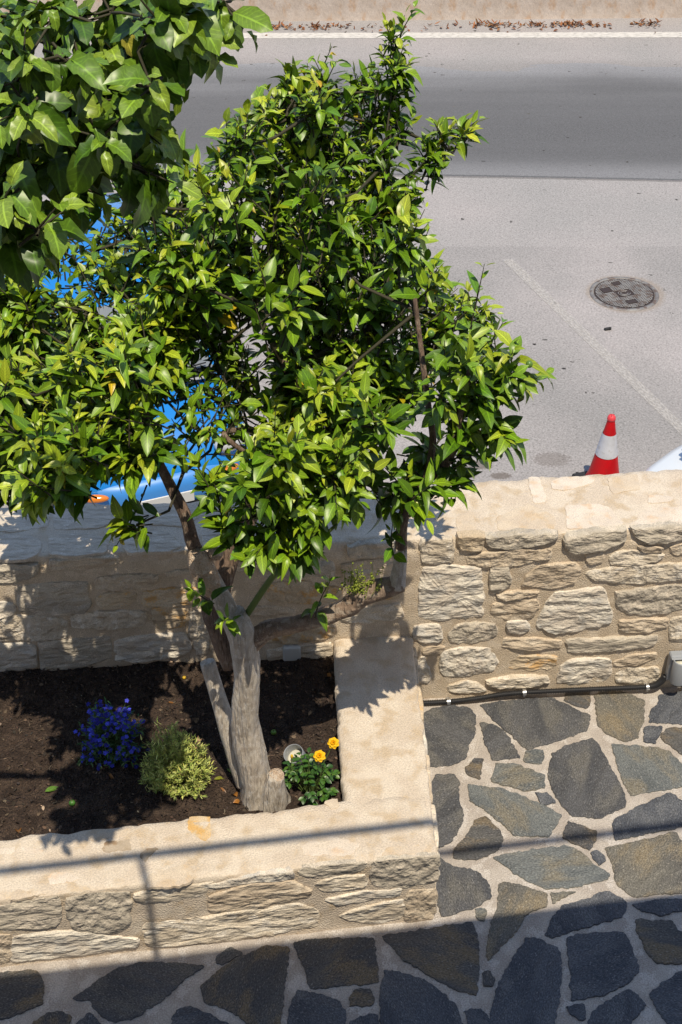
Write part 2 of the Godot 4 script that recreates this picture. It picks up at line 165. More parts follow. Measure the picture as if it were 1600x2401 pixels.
const ORANGE_CLUMPS := [
	[0.19, 3.16, -5.09, 0.09, 1],
	[0.19, 3.1, -5.02, 0.1, 1],
	[-0.17, 3.04, -4.98, 0.12, 1],
	[-0.09, 3.02, -5.02, 0.16, 0],
	[0.05, 3, -5.08, 0.17, 0],
	[0.16, 3.03, -5, 0.14, 0],
	[-0.25, 2.94, -4.89, 0.12, 1],
	[-0.17, 2.89, -5, 0.18, 0],
	[-0.05, 2.93, -4.91, 0.18, 0],
	[0.09, 2.89, -5, 0.17, 0],
	[0.21, 2.89, -4.99, 0.12, 0],
	[0.36, 2.89, -4.87, 0.11, 1],
	[0.44, 2.87, -4.94, 0.1, 1],
	[-0.41, 2.78, -4.88, 0.15, 0],
	[-0.28, 2.82, -4.8, 0.18, 0],
	[-0.15, 2.82, -4.79, 0.18, 1],
	[0, 2.8, -4.86, 0.18, 0],
	[0.14, 2.81, -4.82, 0.16, 0],
	[0.31, 2.82, -4.8, 0.12, 0],
	[-0.69, 2.82, -4.5, 0.15, 0],
	[-0.58, 2.67, -4.83, 0.18, 0],
	[-0.38, 2.83, -4.48, 0.18, 1],
	[-0.25, 2.67, -4.82, 0.18, 1],
	[-0.09, 2.87, -4.41, 0.18, 0],
	[0.06, 2.69, -4.78, 0.18, 1],
	[0.2, 2.7, -4.76, 0.15, 0],
	[-0.68, 2.58, -4.69, 0.15, 0],
	[-0.52, 2.6, -4.66, 0.18, 0],
	[-0.38, 2.56, -4.73, 0.18, 1],
	[-0.22, 2.57, -4.72, 0.18, 1],
	[-0.06, 2.73, -4.39, 0.18, 0],
	[0.09, 2.59, -4.67, 0.18, 0],
	[0.19, 2.75, -4.35, 0.13, 1],
	[-0.7, 2.4, -4.73, 0.16, 1],
	[-0.52, 2.6, -4.37, 0.17, 0],
	[-0.37, 2.46, -4.63, 0.17, 1],
	[-0.24, 2.41, -4.7, 0.17, 1],
	[-0.1, 2.42, -4.69, 0.18, 0],
	[0.06, 2.4, -4.73, 0.18, 1],
	[0.21, 2.41, -4.72, 0.17, 0],
	[0.29, 2.63, -4.31, 0.12, 1],
	[-1.1, 2.49, -4.32, 0.15, 1],
	[-0.99, 2.35, -4.57, 0.13, 1],
	[-0.73, 2.33, -4.59, 0.15, 1],
	[-0.58, 2.35, -4.56, 0.15, 1],
	[-0.23, 2.54, -4.24, 0.17, 0],
	[-0.1, 2.3, -4.66, 0.18, 0],
	[0.06, 2.35, -4.56, 0.18, 0],
	[0.22, 2.33, -4.6, 0.18, 0],
	[0.38, 2.29, -4.66, 0.16, 1],
	[0.51, 2.29, -4.67, 0.12, 1],
	[-1.16, 2.54, -4.36, 0.13, 1],
	[-1.22, 2.2, -4.53, 0.15, 1],
	[-1.08, 2.15, -4.62, 0.15, 1],
	[-0.9, 2.22, -4.51, 0.15, 1],
	[-0.77, 2.18, -4.58, 0.13, 0],
	[-0.17, 2.2, -4.54, 0.17, 0],
	[-0.03, 2.2, -4.54, 0.18, 1],
	[0.13, 2.21, -4.52, 0.18, 0],
	[0.29, 2.14, -4.63, 0.17, 0],
	[0.41, 2.42, -4.19, 0.15, 1],
	[0.54, 2.19, -4.55, 0.12, 0],
	[0.56, 2.41, -4.02, 0.1, 1],
	[-1.12, 2.31, -4.11, 0.15, 1],
	[-0.99, 2.27, -4.18, 0.14, 0],
	[-0.82, 2.3, -4.12, 0.14, 1],
	[-0.19, 2.12, -4.4, 0.15, 0],
	[-0.06, 2.31, -4.11, 0.17, 1],
	[0.1, 2.07, -4.48, 0.17, 1],
	[0.25, 2.09, -4.45, 0.16, 0],
	[0.36, 2.37, -4.02, 0.15, 0],
	[0.47, 2.37, -4.02, 0.12, 0],
	[-1.11, 2.23, -4, 0.14, 1],
	[-0.97, 2.25, -3.98, 0.15, 1],
	[-0.82, 2.28, -3.94, 0.15, 1],
	[-0.69, 2.28, -3.94, 0.14, 1],
	[-0.23, 2.04, -4.29, 0.13, 1],
	[-0.13, 1.96, -4.39, 0.15, 1],
	[0, 1.99, -4.35, 0.16, 1],
	[0.12, 2.23, -4.01, 0.14, 0],
	[0.42, 2.22, -4.02, 0.11, 0],
	[0.53, 2.22, -4.02, 0.09, 0],
	[-1.1, 2.13, -3.94, 0.14, 1],
	[-0.98, 2.08, -4.02, 0.15, 1],
	[-0.88, 2.13, -3.95, 0.13, 1],
	[-0.67, 2.14, -3.94, 0.12, 1],
	[-0.26, 2.17, -3.89, 0.13, 1],
	[-0.2, 2.22, -3.83, 0.14, 1],
	[-0.12, 2.13, -3.94, 0.15, 1],
	[0.02, 1.97, -4.16, 0.14, 1],
	[0.29, 1.97, -4.17, 0.11, 0],
	[0.4, 2.08, -4.02, 0.1, 0],
	[-1.05, 2.08, -3.86, 0.11, 1],
	[-0.93, 2.03, -3.93, 0.11, 1],
	[-0.41, 2.02, -3.94, 0.13, 0],
	[-0.29, 2.13, -3.79, 0.14, 0],
	[-0.16, 2.03, -3.93, 0.14, 0],
	[-0.03, 1.93, -4.06, 0.13, 0],
	[0.16, 1.87, -4.13, 0.11, 0],
	[0.24, 1.99, -3.97, 0.1, 0],
	[0.38, 1.96, -4.02, 0.08, 0],
	[-0.73, 1.84, -3.97, 0.08, 1],
	[-0.37, 1.95, -3.84, 0.12, 0],
	[-0.25, 1.92, -3.87, 0.13, 0],
	[-0.12, 1.98, -3.8, 0.12, 0],
	[-0.29, 1.87, -3.77, 0.1, 0],
	[-0.18, 1.84, -3.81, 0.09, 0],
	[-1.3, 2.29, -4.83, 0.14, 1],
	[-1.11, 2.52, -4.42, 0.14, 1],
	[-1.18, 2.42, -4.38, 0.14, 1],
	[-1.14, 2.19, -4.78, 0.14, 1],
	[-0.69, 2.19, -4.78, 0.14, 1],
	[-1.11, 2.37, -4.35, 0.14, 1],
	[-1.03, 2.13, -4.75, 0.14, 1],
	[-0.88, 2.13, -4.75, 0.14, 1],
	[-0.67, 2.37, -4.35, 0.14, 1],
	[-1.21, 2.21, -4.38, 0.14, 1],
	[-1.09, 2.21, -4.38, 0.14, 1],
	[-0.86, 2.46, -3.98, 0.14, 1],
	[-0.73, 2.46, -3.98, 0.14, 1],
	[-1.12, 2.4, -3.87, 0.14, 1],
	[-1.09, 2.13, -4.27, 0.14, 1],
	[-0.94, 2.13, -4.27, 0.14, 1],
	[-0.8, 2.13, -4.27, 0.14, 1],
	[-1.2, 2.07, -4.12, 0.14, 1],
	[-0.96, 2.35, -3.72, 0.14, 1],
	[-0.83, 2.35, -3.72, 0.14, 1],
	[-0.79, 2.07, -4.12, 0.14, 1],
	[-0.67, 2.07, -4.12, 0.14, 1],
	[-1.16, 2.03, -3.99, 0.14, 1],
	[-0.93, 2.33, -3.59, 0.14, 1],
	[-0.6, 2.62, -4.46, 0.14, 1],
	[-0.49, 2.4, -4.86, 0.14, 1],
	[-0.6, 2.5, -4.42, 0.14, 1],
	[-0.48, 2.5, -4.42, 0.14, 1],
	[0, 2.22, -4.2, 0.14, 1],
	[0.16, 1.95, -4.6, 0.14, 1],
	[-0.2, 1.87, -4.46, 0.14, 1],
	[-0.07, 1.87, -4.46, 0.14, 1],
	[0.07, 1.87, -4.46, 0.14, 1],
	[-0.29, 2.12, -3.91, 0.14, 1],
	[-0.15, 2.12, -3.91, 0.14, 1],
	[-0.03, 2.12, -3.91, 0.14, 1],
	[-0.23, 2.89, -5.16, 0.14, 1],
	[-0.09, 3.05, -4.76, 0.14, 1],
	[-0.36, 2.95, -4.67, 0.14, 1],
	[-0.68, 2.66, -4.98, 0.14, 1],
	[-0.51, 2.66, -4.98, 0.14, 1],
	[-1.82, 2.1, -4.52, 0.19, 0],
	[-1.83, 2.03, -4.78, 0.19, 0],
	[-1.67, 2.06, -4.52, 0.19, 0],
	[-1.6, 1.99, -4.78, 0.19, 0],
	[-1.5, 2.15, -4.52, 0.19, 0],
	[-1.46, 2.1, -4.78, 0.19, 0],
	[-1.25, 2.11, -4.52, 0.19, 0],
	[-1.24, 2.05, -4.78, 0.19, 0],
	[-1.11, 2.11, -4.52, 0.19, 0],
	[-1.11, 2.02, -4.78, 0.19, 0],
	[-0.91, 2.16, -4.52, 0.19, 0],
	[-0.94, 2.04, -4.78, 0.19, 0],
	[-0.73, 2.12, -4.52, 0.19, 0],
	[-0.73, 2.02, -4.78, 0.19, 0],
	[-0.16, 2.06, -4.52, 0.19, 0],
	[-0.17, 2.07, -4.78, 0.19, 0],
	[0.02, 2.05, -4.52, 0.19, 0],
	[-0.01, 2.1, -4.78, 0.19, 0],
	[0.14, 2.08, -4.52, 0.19, 0],
	[0.13, 2.1, -4.78, 0.19, 0],
	[-0.67, 2.39, -4.4, 0.13, 1],
	[-0.61, 2.32, -4.35, 0.13, 1],
	[-0.69, 2.38, -4.2, 0.13, 1],
	[-0.56, 2.32, -4.5, 0.13, 1],
	[-0.74, 2.44, -4.3, 0.13, 1],
	[-0.66, 2.29, -4.2, 0.13, 1],
	[-0.44, 2.33, -4.6, 0.13, 1],
	[-0.81, 2.49, -4.9, 0.13, 1],
	[-0.84, 2.45, -4.7, 0.13, 1],
	[-1.1, 2.47, -4.8, 0.13, 1],
	[-0.39, 1.99, -4.6, 0.13, 1],
	[-0.61, 2.26, -4.3, 0.13, 1],
	[-0.51, 2.46, -4.5, 0.13, 1],
	[-0.34, 2.4, -4.6, 0.13, 1],
	[-0.48, 2.22, -4.6, 0.13, 1],
	[-0.57, 2.34, -4.4, 0.13, 1],
	[-0.43, 2.08, -4.7, 0.13, 1],
	[-1.55, 2.3, -3.9, 0.18, 1],
	[-1.8, 2.4, -4.1, 0.18, 1],
	[-1.5, 2.1, -4.2, 0.18, 1],
	[-1.75, 2.2, -3.7, 0.18, 1],
	[-2, 2.3, -4, 0.18, 1],
	[-1.6, 2.5, -4.3, 0.18, 1],
	[-1.35, 2.2, -4, 0.18, 1],
	[-1.9, 2.1, -4.35, 0.18, 1],
	[-1.5, 2.35, -3.7, 0.18, 1],
]
const ORANGE_INNER := [
	[-0.3, 2.74, -5.22, 0.2, 0],
	[-0.13, 2.74, -5.22, 0.2, 0],
	[0.03, 2.74, -5.22, 0.2, 0],
	[-0.54, 2.61, -5.12, 0.2, 0],
	[-0.38, 2.61, -5.12, 0.2, 0],
	[-0.21, 2.61, -5.12, 0.2, 0],
	[-0.05, 2.61, -5.12, 0.2, 0],
	[0.1, 2.61, -5.12, 0.2, 0],
	[-0.63, 2.48, -5.04, 0.2, 0],
	[-0.46, 2.48, -5.04, 0.2, 0],
	[-0.3, 2.48, -5.04, 0.2, 0],
	[-0.13, 2.48, -5.04, 0.2, 0],
	[0.03, 2.48, -5.04, 0.2, 0],
	[0.17, 2.48, -5.04, 0.2, 0],
	[-0.67, 2.32, -4.99, 0.2, 0],
	[-0.5, 2.32, -4.99, 0.2, 0],
	[-0.33, 2.32, -4.99, 0.2, 0],
	[-0.17, 2.32, -4.99, 0.2, 0],
	[0, 2.32, -4.99, 0.2, 0],
	[0.17, 2.32, -4.99, 0.2, 0],
	[-0.3, 2.16, -4.93, 0.2, 0],
	[-0.15, 2.16, -4.93, 0.2, 0],
	[0, 2.16, -4.93, 0.2, 0],
	[0.17, 2.16, -4.93, 0.2, 0],
	[0.34, 2.16, -4.93, 0.2, 0],
	[-0.14, 2, -4.86, 0.2, 0],
	[0.03, 2, -4.86, 0.2, 0],
	[0.2, 2, -4.86, 0.2, 0],
	[0.37, 2, -4.86, 0.2, 0],
	[-0.08, 1.88, -4.74, 0.2, 0],
	[0.08, 1.88, -4.74, 0.2, 0],
	[0.25, 1.88, -4.74, 0.2, 0],
	[-1.26, 2.05, -4.88, 0.2, 0],
	[-1.05, 2.05, -4.88, 0.2, 0],
	[-1.22, 1.84, -4.7, 0.2, 0],
	[-1.05, 1.84, -4.7, 0.2, 0],
	[-1.17, 1.76, -4.55, 0.2, 0],
	[-1, 1.76, -4.55, 0.2, 0],
	[-0.84, 1.76, -4.55, 0.2, 0],
	[-0.18, 1.76, -4.55, 0.2, 0],
	[-0.03, 1.76, -4.55, 0.2, 0],
]
const ORANGE_SPARSE := [
	[-1.09, 2.56, -4.9, 0.13, 0],
	[-0.97, 2.49, -4.9, 0.13, 0],
	[-0.89, 2.51, -5, 0.13, 0],
	[-1.05, 2.43, -4.8, 0.13, 0],
	[-0.89, 2.45, -4.7, 0.13, 0],
	[-0.78, 2.52, -4.7, 0.13, 0],
	[-1.1, 2.47, -4.6, 0.13, 0],
	[-0.9, 2.46, -4.5, 0.13, 0],
	[-0.78, 2.48, -4.5, 0.13, 0],
	[-1.11, 2.44, -5, 0.13, 0],
	[-0.6, 2.17, -4.5, 0.13, 0],
	[-0.51, 2.13, -4.5, 0.13, 0],
	[-0.42, 2.16, -4.4, 0.13, 0],
	[-0.54, 2.17, -4.3, 0.13, 0],
	[-0.43, 2.11, -4.3, 0.13, 0],
	[-0.36, 2.07, -4.3, 0.13, 0],
	[-0.56, 2.14, -4.2, 0.13, 0],
	[-0.39, 2.07, -4.6, 0.13, 0],
	[-0.49, 2.09, -4.2, 0.13, 0],
	[-0.69, 2.24, -4.5, 0.13, 0],
]
const LEMON_CLUMPS := [
	[-0.64, 4.04, -2.82, 0.09, 1],
	[-0.54, 4.05, -2.81, 0.09, 1],
	[-0.46, 4.03, -2.87, 0.09, 1],
	[-0.35, 4.08, -2.69, 0.09, 1],
	[-0.31, 4.07, -2.76, 0.09, 1],
	[-0.24, 4.04, -2.9, 0.09, 1],
	[-0.6, 4.01, -2.64, 0.09, 1],
	[-0.52, 4.01, -2.66, 0.09, 1],
	[-0.46, 3.94, -2.87, 0.09, 1],
	[-0.36, 3.99, -2.8, 0.09, 1],
	[-0.32, 3.97, -2.9, 0.09, 1],
	[-0.59, 3.95, -2.58, 0.09, 1],
	[-0.55, 3.87, -2.79, 0.09, 1],
	[-0.46, 3.87, -2.82, 0.09, 1],
	[-0.36, 3.97, -2.63, 0.09, 1],
	[-0.63, 3.83, -2.62, 0.09, 1],
	[-0.57, 3.8, -2.73, 0.09, 1],
	[-0.46, 3.89, -2.58, 0.09, 1],
	[-0.41, 3.85, -2.73, 0.09, 1],
	[-0.63, 3.75, -2.62, 0.09, 1],
	[-0.54, 3.75, -2.68, 0.09, 1],
	[-0.4, 3.79, -2.66, 0.09, 1],
	[-0.68, 3.66, -2.62, 0.09, 1],
	[-0.58, 3.75, -2.48, 0.09, 1],
	[-0.67, 3.94, -2.71, 0.09, 1],
	[-0.65, 3.79, -2.5, 0.09, 1],
	[-0.71, 4.02, -2.73, 0.09, 1],
	[-0.74, 3.85, -2.72, 0.09, 1],
	[-0.72, 3.77, -2.59, 0.09, 1],
	[-0.74, 3.67, -2.51, 0.09, 1],
]
const LEMON_INNER := [
	[-0.67, 3.96, -2.97, 0.09, 0],
	[-0.57, 3.97, -2.98, 0.09, 0],
	[-0.47, 3.97, -2.98, 0.09, 0],
	[-0.66, 3.89, -2.91, 0.09, 0],
	[-0.56, 3.89, -2.92, 0.09, 0],
	[-0.46, 3.9, -2.92, 0.09, 0],
	[-0.65, 3.81, -2.85, 0.09, 0],
	[-0.55, 3.82, -2.86, 0.09, 0],
	[-0.46, 3.82, -2.86, 0.09, 0],
	[-0.67, 3.73, -2.79, 0.09, 0],
	[-0.58, 3.75, -2.8, 0.09, 0],
	[-0.49, 3.76, -2.81, 0.09, 0],
	[-0.42, 3.78, -2.83, 0.09, 0],
	[-0.65, 3.67, -2.74, 0.09, 0],
	[-0.55, 3.69, -2.76, 0.09, 0],
	[-0.71, 3.85, -2.88, 0.09, 0],
]

const CAMERA_AT := Vector3(0, 5, 0)
const STREET := -2.0
const SUN := Vector3(-0.12, -1.0, -0.385)

var used := {}
var noise := FastNoiseLite.new()
var rng := RandomNumberGenerator.new()
var mats := {}
var leaf_shapes := []

# ---------------------------------------------------------------- helpers
func numbered(parent: Node, called: String) -> String:
	var key := str(parent.get_instance_id()) + called
	var k: int = used.get(key, 0)
	used[key] = k + 1
	return called if k == 0 else "%s_%03d" % [called, k]

func tag(o: Node, label := "", category := "", group := "", kind := ""):
	if label: o.set_meta("label", label)
	if category: o.set_meta("category", category)
	if group: o.set_meta("group", group)
	if kind: o.set_meta("kind", kind)
	return o

func thing(called: String, label: String, category: String, at := Vector3.ZERO, group := "") -> Node3D:
	var o := Node3D.new()
	o.name = numbered(self, called)
	add_child(o, true)
	o.position = at
	tag(o, label, category, group)
	return o

func part(called: String, mesh: Mesh, mat: Material, parent: Node = null, at := Vector3.ZERO) -> MeshInstance3D:
	if parent == null: parent = self
	var o := MeshInstance3D.new()
	o.name = numbered(parent, called)
	o.mesh = mesh
	o.material_override = mat
	o.position = at
	parent.add_child(o, true)
	return o

func begin(smooth := true) -> SurfaceTool:
	var st := SurfaceTool.new()
	st.begin(Mesh.PRIMITIVE_TRIANGLES)
	st.set_smooth_group(0 if smooth else -1)
	return st

func done(st: SurfaceTool) -> ArrayMesh:
	st.generate_normals()
	st.index()
	return st.commit()

func tri(st: SurfaceTool, a: Vector3, b: Vector3, c: Vector3):   # counter-clockwise seen from outside
	st.add_vertex(a); st.add_vertex(c); st.add_vertex(b)

func quad(st: SurfaceTool, a: Vector3, b: Vector3, c: Vector3, d: Vector3):
	tri(st, a, b, c); tri(st, a, c, d)

func uvquad(st: SurfaceTool, p: Array, u: Array):
	for k in [0, 2, 1, 0, 3, 2]:
		st.set_uv(u[k]); st.add_vertex(p[k])

func box(st: SurfaceTool, c: Vector3, size: Vector3, b := 0.004, t := Basis()):   # a box with chamfered edges
	var h := size / 2
	b = min(b, min(h.x, min(h.y, h.z)) * 0.9)
	var f := func(ax: int, s: Vector3) -> Vector3:
		var v := Vector3(s.x * (h.x - b), s.y * (h.y - b), s.z * (h.z - b))
		v[ax] = s[ax] * h[ax]
		return c + t * v
	for ax in 3:
		var i := (ax + 1) % 3
		var j := (ax + 2) % 3
		for sg in [-1.0, 1.0]:
			var q := []
			for k in [[-1, -1], [1, -1], [1, 1], [-1, 1]]:
				var s := Vector3.ZERO
				s[ax] = sg; s[i] = k[0] * sg; s[j] = k[1]
				q.append(f.call(ax, s))
			quad(st, q[0], q[1], q[2], q[3])
	for ax in 3:                                     # the edges that run along axis ax
		var i := (ax + 1) % 3
		var j := (ax + 2) % 3
		for si in [-1.0, 1.0]:
			for sj in [-1.0, 1.0]:
				var s0 := Vector3.ZERO; s0[ax] = -1; s0[i] = si; s0[j] = sj
				var s1 := s0; s1[ax] = 1
				var q := [f.call(i, s0), f.call(j, s0), f.call(j, s1), f.call(i, s1)]
				if si * sj < 0: quad(st, q[0], q[1], q[2], q[3])
				else: quad(st, q[3], q[2], q[1], q[0])
	for sx in [-1.0, 1.0]:
		for sy in [-1.0, 1.0]:
			for sz in [-1.0, 1.0]:
				var s := Vector3(sx, sy, sz)
				if sx * sy * sz > 0: tri(st, f.call(0, s), f.call(1, s), f.call(2, s))
				else: tri(st, f.call(0, s), f.call(2, s), f.call(1, s))

func tube(st: SurfaceTool, pts: Array, radii: Array, sides := 8, rough := 0.0, cap := true, flat := 1.0):
	var n := pts.size()
	var side := Vector3.ZERO
	var rings := []
	for i in n:
		var d: Vector3 = (pts[min(i + 1, n - 1)] - pts[max(i - 1, 0)]).normalized()
		if i == 0:
			side = d.cross(Vector3(0.31, 0.2, 0.93)).normalized()
		side = (side - d * side.dot(d)).normalized()
		var up := d.cross(side)
		var ring := []
		for k in sides:
			var a := TAU * k / sides
			var o := side * cos(a) + up * sin(a) * flat
			var r: float = radii[i]
			if rough > 0.0:
				var q: Vector3 = pts[i] * 260.0 + o * 55.0
				var q2: Vector3 = pts[i] * 700.0 + o * 170.0
				r *= 1.0 + rough * (noise.get_noise_3dv(q) + .45 * noise.get_noise_3dv(q2))
			ring.append(pts[i] + o * r)
		rings.append(ring)
	for i in n - 1:
		for k in sides:
			var k2 := (k + 1) % sides
			quad(st, rings[i][k], rings[i][k2], rings[i + 1][k2], rings[i + 1][k])
	if cap:
		for k in sides:
			var k2 := (k + 1) % sides
			tri(st, pts[0], rings[0][k2], rings[0][k])
			tri(st, pts[n - 1], rings[n - 1][k], rings[n - 1][k2])

func smooth_path(p: Array, r: Array, per := 5) -> Array:      # Catmull-Rom through points and radii
	var a := []
	var b := []
	for i in p.size() - 1:
		for k in per:
			var t := float(k) / per
			var p0: Vector3 = p[max(i - 1, 0)]
			var p3: Vector3 = p[min(i + 2, p.size() - 1)]
			a.append(p[i].cubic_interpolate(p[i + 1], p0, p3, t))
			b.append(lerpf(r[i], r[i + 1], t))
	a.append(p[-1]); b.append(r[-1])
	return [a, b]

func lathe(st: SurfaceTool, profile: Array, sides := 24, t := Transform3D()):   # profile runs upwards on the outside
	for i in profile.size() - 1:
		var p: Vector2 = profile[i]
		var q: Vector2 = profile[i + 1]
		for k in sides:
			var a := TAU * k / sides
			var b := TAU * (k + 1) / sides
			var p0 := t * Vector3(p.x * cos(a), p.y, p.x * sin(a))
			var p1 := t * Vector3(p.x * cos(b), p.y, p.x * sin(b))
			var q0 := t * Vector3(q.x * cos(a), q.y, q.x * sin(a))
			var q1 := t * Vector3(q.x * cos(b), q.y, q.x * sin(b))
			if p.x > 1e-5: tri(st, p0, q1, p1)
			if q.x > 1e-5: tri(st, p0, q0, q1)

func ball(st: SurfaceTool, c: Vector3, r: Vector3, rows := 8, sides := 12, t := Basis()):
	var prof := []
	for i in rows + 1:
		var a := PI * i / rows - PI / 2
		prof.append(Vector2(cos(a), sin(a)))
	lathe(st, prof, sides, Transform3D(t * Basis.from_scale(r), c))

# ---------------------------------------------------------------- textures and materials
func grain(size: Vector2i, frequency: float, kind := FastNoiseLite.TYPE_SIMPLEX_SMOOTH, octaves := 4, sd := 1, fractal := FastNoiseLite.FRACTAL_FBM) -> Image:
	var n := FastNoiseLite.new()
	n.seed = sd; n.noise_type = kind; n.frequency = frequency
	n.fractal_type = fractal; n.fractal_octaves = octaves
	var im := n.get_seamless_image(size.x, size.y)
	im.convert(Image.FORMAT_L8)
	return im

func s8(v: float) -> int:
	v = clampf(v, 0.0, 1.0)
	return int(255.0 * (12.92 * v if v < 0.0031308 else 1.055 * pow(v, 1.0 / 2.4) - 0.055))

# Mottled matter: base colours a and b mixed by a coarse pattern, patches of c, specks of d, a grain over all.
func mottle(sd: int, a: Color, b: Color, c: Color, d: Color, patch := 0.6, speck := 0.8, contrast := 0.25, size := 512, coarse := 0.008, soft := 22.0) -> ImageTexture:
	var g := Vector2i(size, size)
	var n1 := grain(g, coarse, FastNoiseLite.TYPE_SIMPLEX_SMOOTH, 4, sd).get_data()
	var n2 := grain(g, coarse * 1.7, FastNoiseLite.TYPE_SIMPLEX_SMOOTH, 5, sd + 7).get_data()
	var n3 := grain(g, 0.16, FastNoiseLite.TYPE_SIMPLEX, 3, sd + 13).get_data()
	var n4 := grain(g, 0.09, FastNoiseLite.TYPE_SIMPLEX, 4, sd + 29).get_data()
	var lut := PackedByteArray()
	lut.resize(1025)
	for i in 1025: lut[i] = s8(i / 1024.0)
	var out := PackedByteArray()
	out.resize(size * size * 3)
	var r := RandomNumberGenerator.new()
	r.seed = sd
	for i in size * size:
		var k := a.lerp(b, smoothstep(70.0, 185.0, n1[i]))
		var p := smoothstep(patch * 255.0 - soft, patch * 255.0 + soft, n2[i] + (n3[i] - 128) * 0.25)
		if p > 0.0: k = k.lerp(c, p * 0.85)
		var s := smoothstep(speck * 255.0 - 8.0, speck * 255.0 + 14.0, n4[i])
		if s > 0.0: k = k.lerp(d, s)
		var m := 1.0 + contrast * ((n3[i] - 128) / 128.0 + r.randf_range(-0.35, 0.35))
		out[i * 3] = lut[clampi(int(k.r * m * 1024), 0, 1024)]
		out[i * 3 + 1] = lut[clampi(int(k.g * m * 1024), 0, 1024)]
		out[i * 3 + 2] = lut[clampi(int(k.b * m * 1024), 0, 1024)]
	return ImageTexture.create_from_image(Image.create_from_data(size, size, false, Image.FORMAT_RGB8, out))

func relief(im: Image) -> ImageTexture:
	return ImageTexture.create_from_image(im)

func lin(r: float, g: float, b: float) -> Color:
	return Color(r, g, b)

func plain(r: float, g: float, b: float, rough := 0.6, metal := 0.0, spec := 0.5) -> StandardMaterial3D:
	var m := StandardMaterial3D.new()
	m.albedo_color = Color(r, g, b).linear_to_srgb()
	m.roughness = rough; m.metallic = metal; m.metallic_specular = spec
	m.cull_mode = BaseMaterial3D.CULL_DISABLED
	return m

func textured(tex: Texture2D, height: Texture2D, depth_cm: float, scale: Vector3, rough := 0.85) -> StandardMaterial3D:
	var m := plain(1, 1, 1, rough, 0.0, 0.35)
	m.albedo_texture = tex
	m.uv1_triplanar = true; m.uv1_world_triplanar = true
	m.uv1_triplanar_sharpness = 4.0
	m.uv1_scale = scale
	if height:
		m.heightmap_enabled = true
		m.heightmap_texture = height
		m.heightmap_scale = depth_cm
	return m

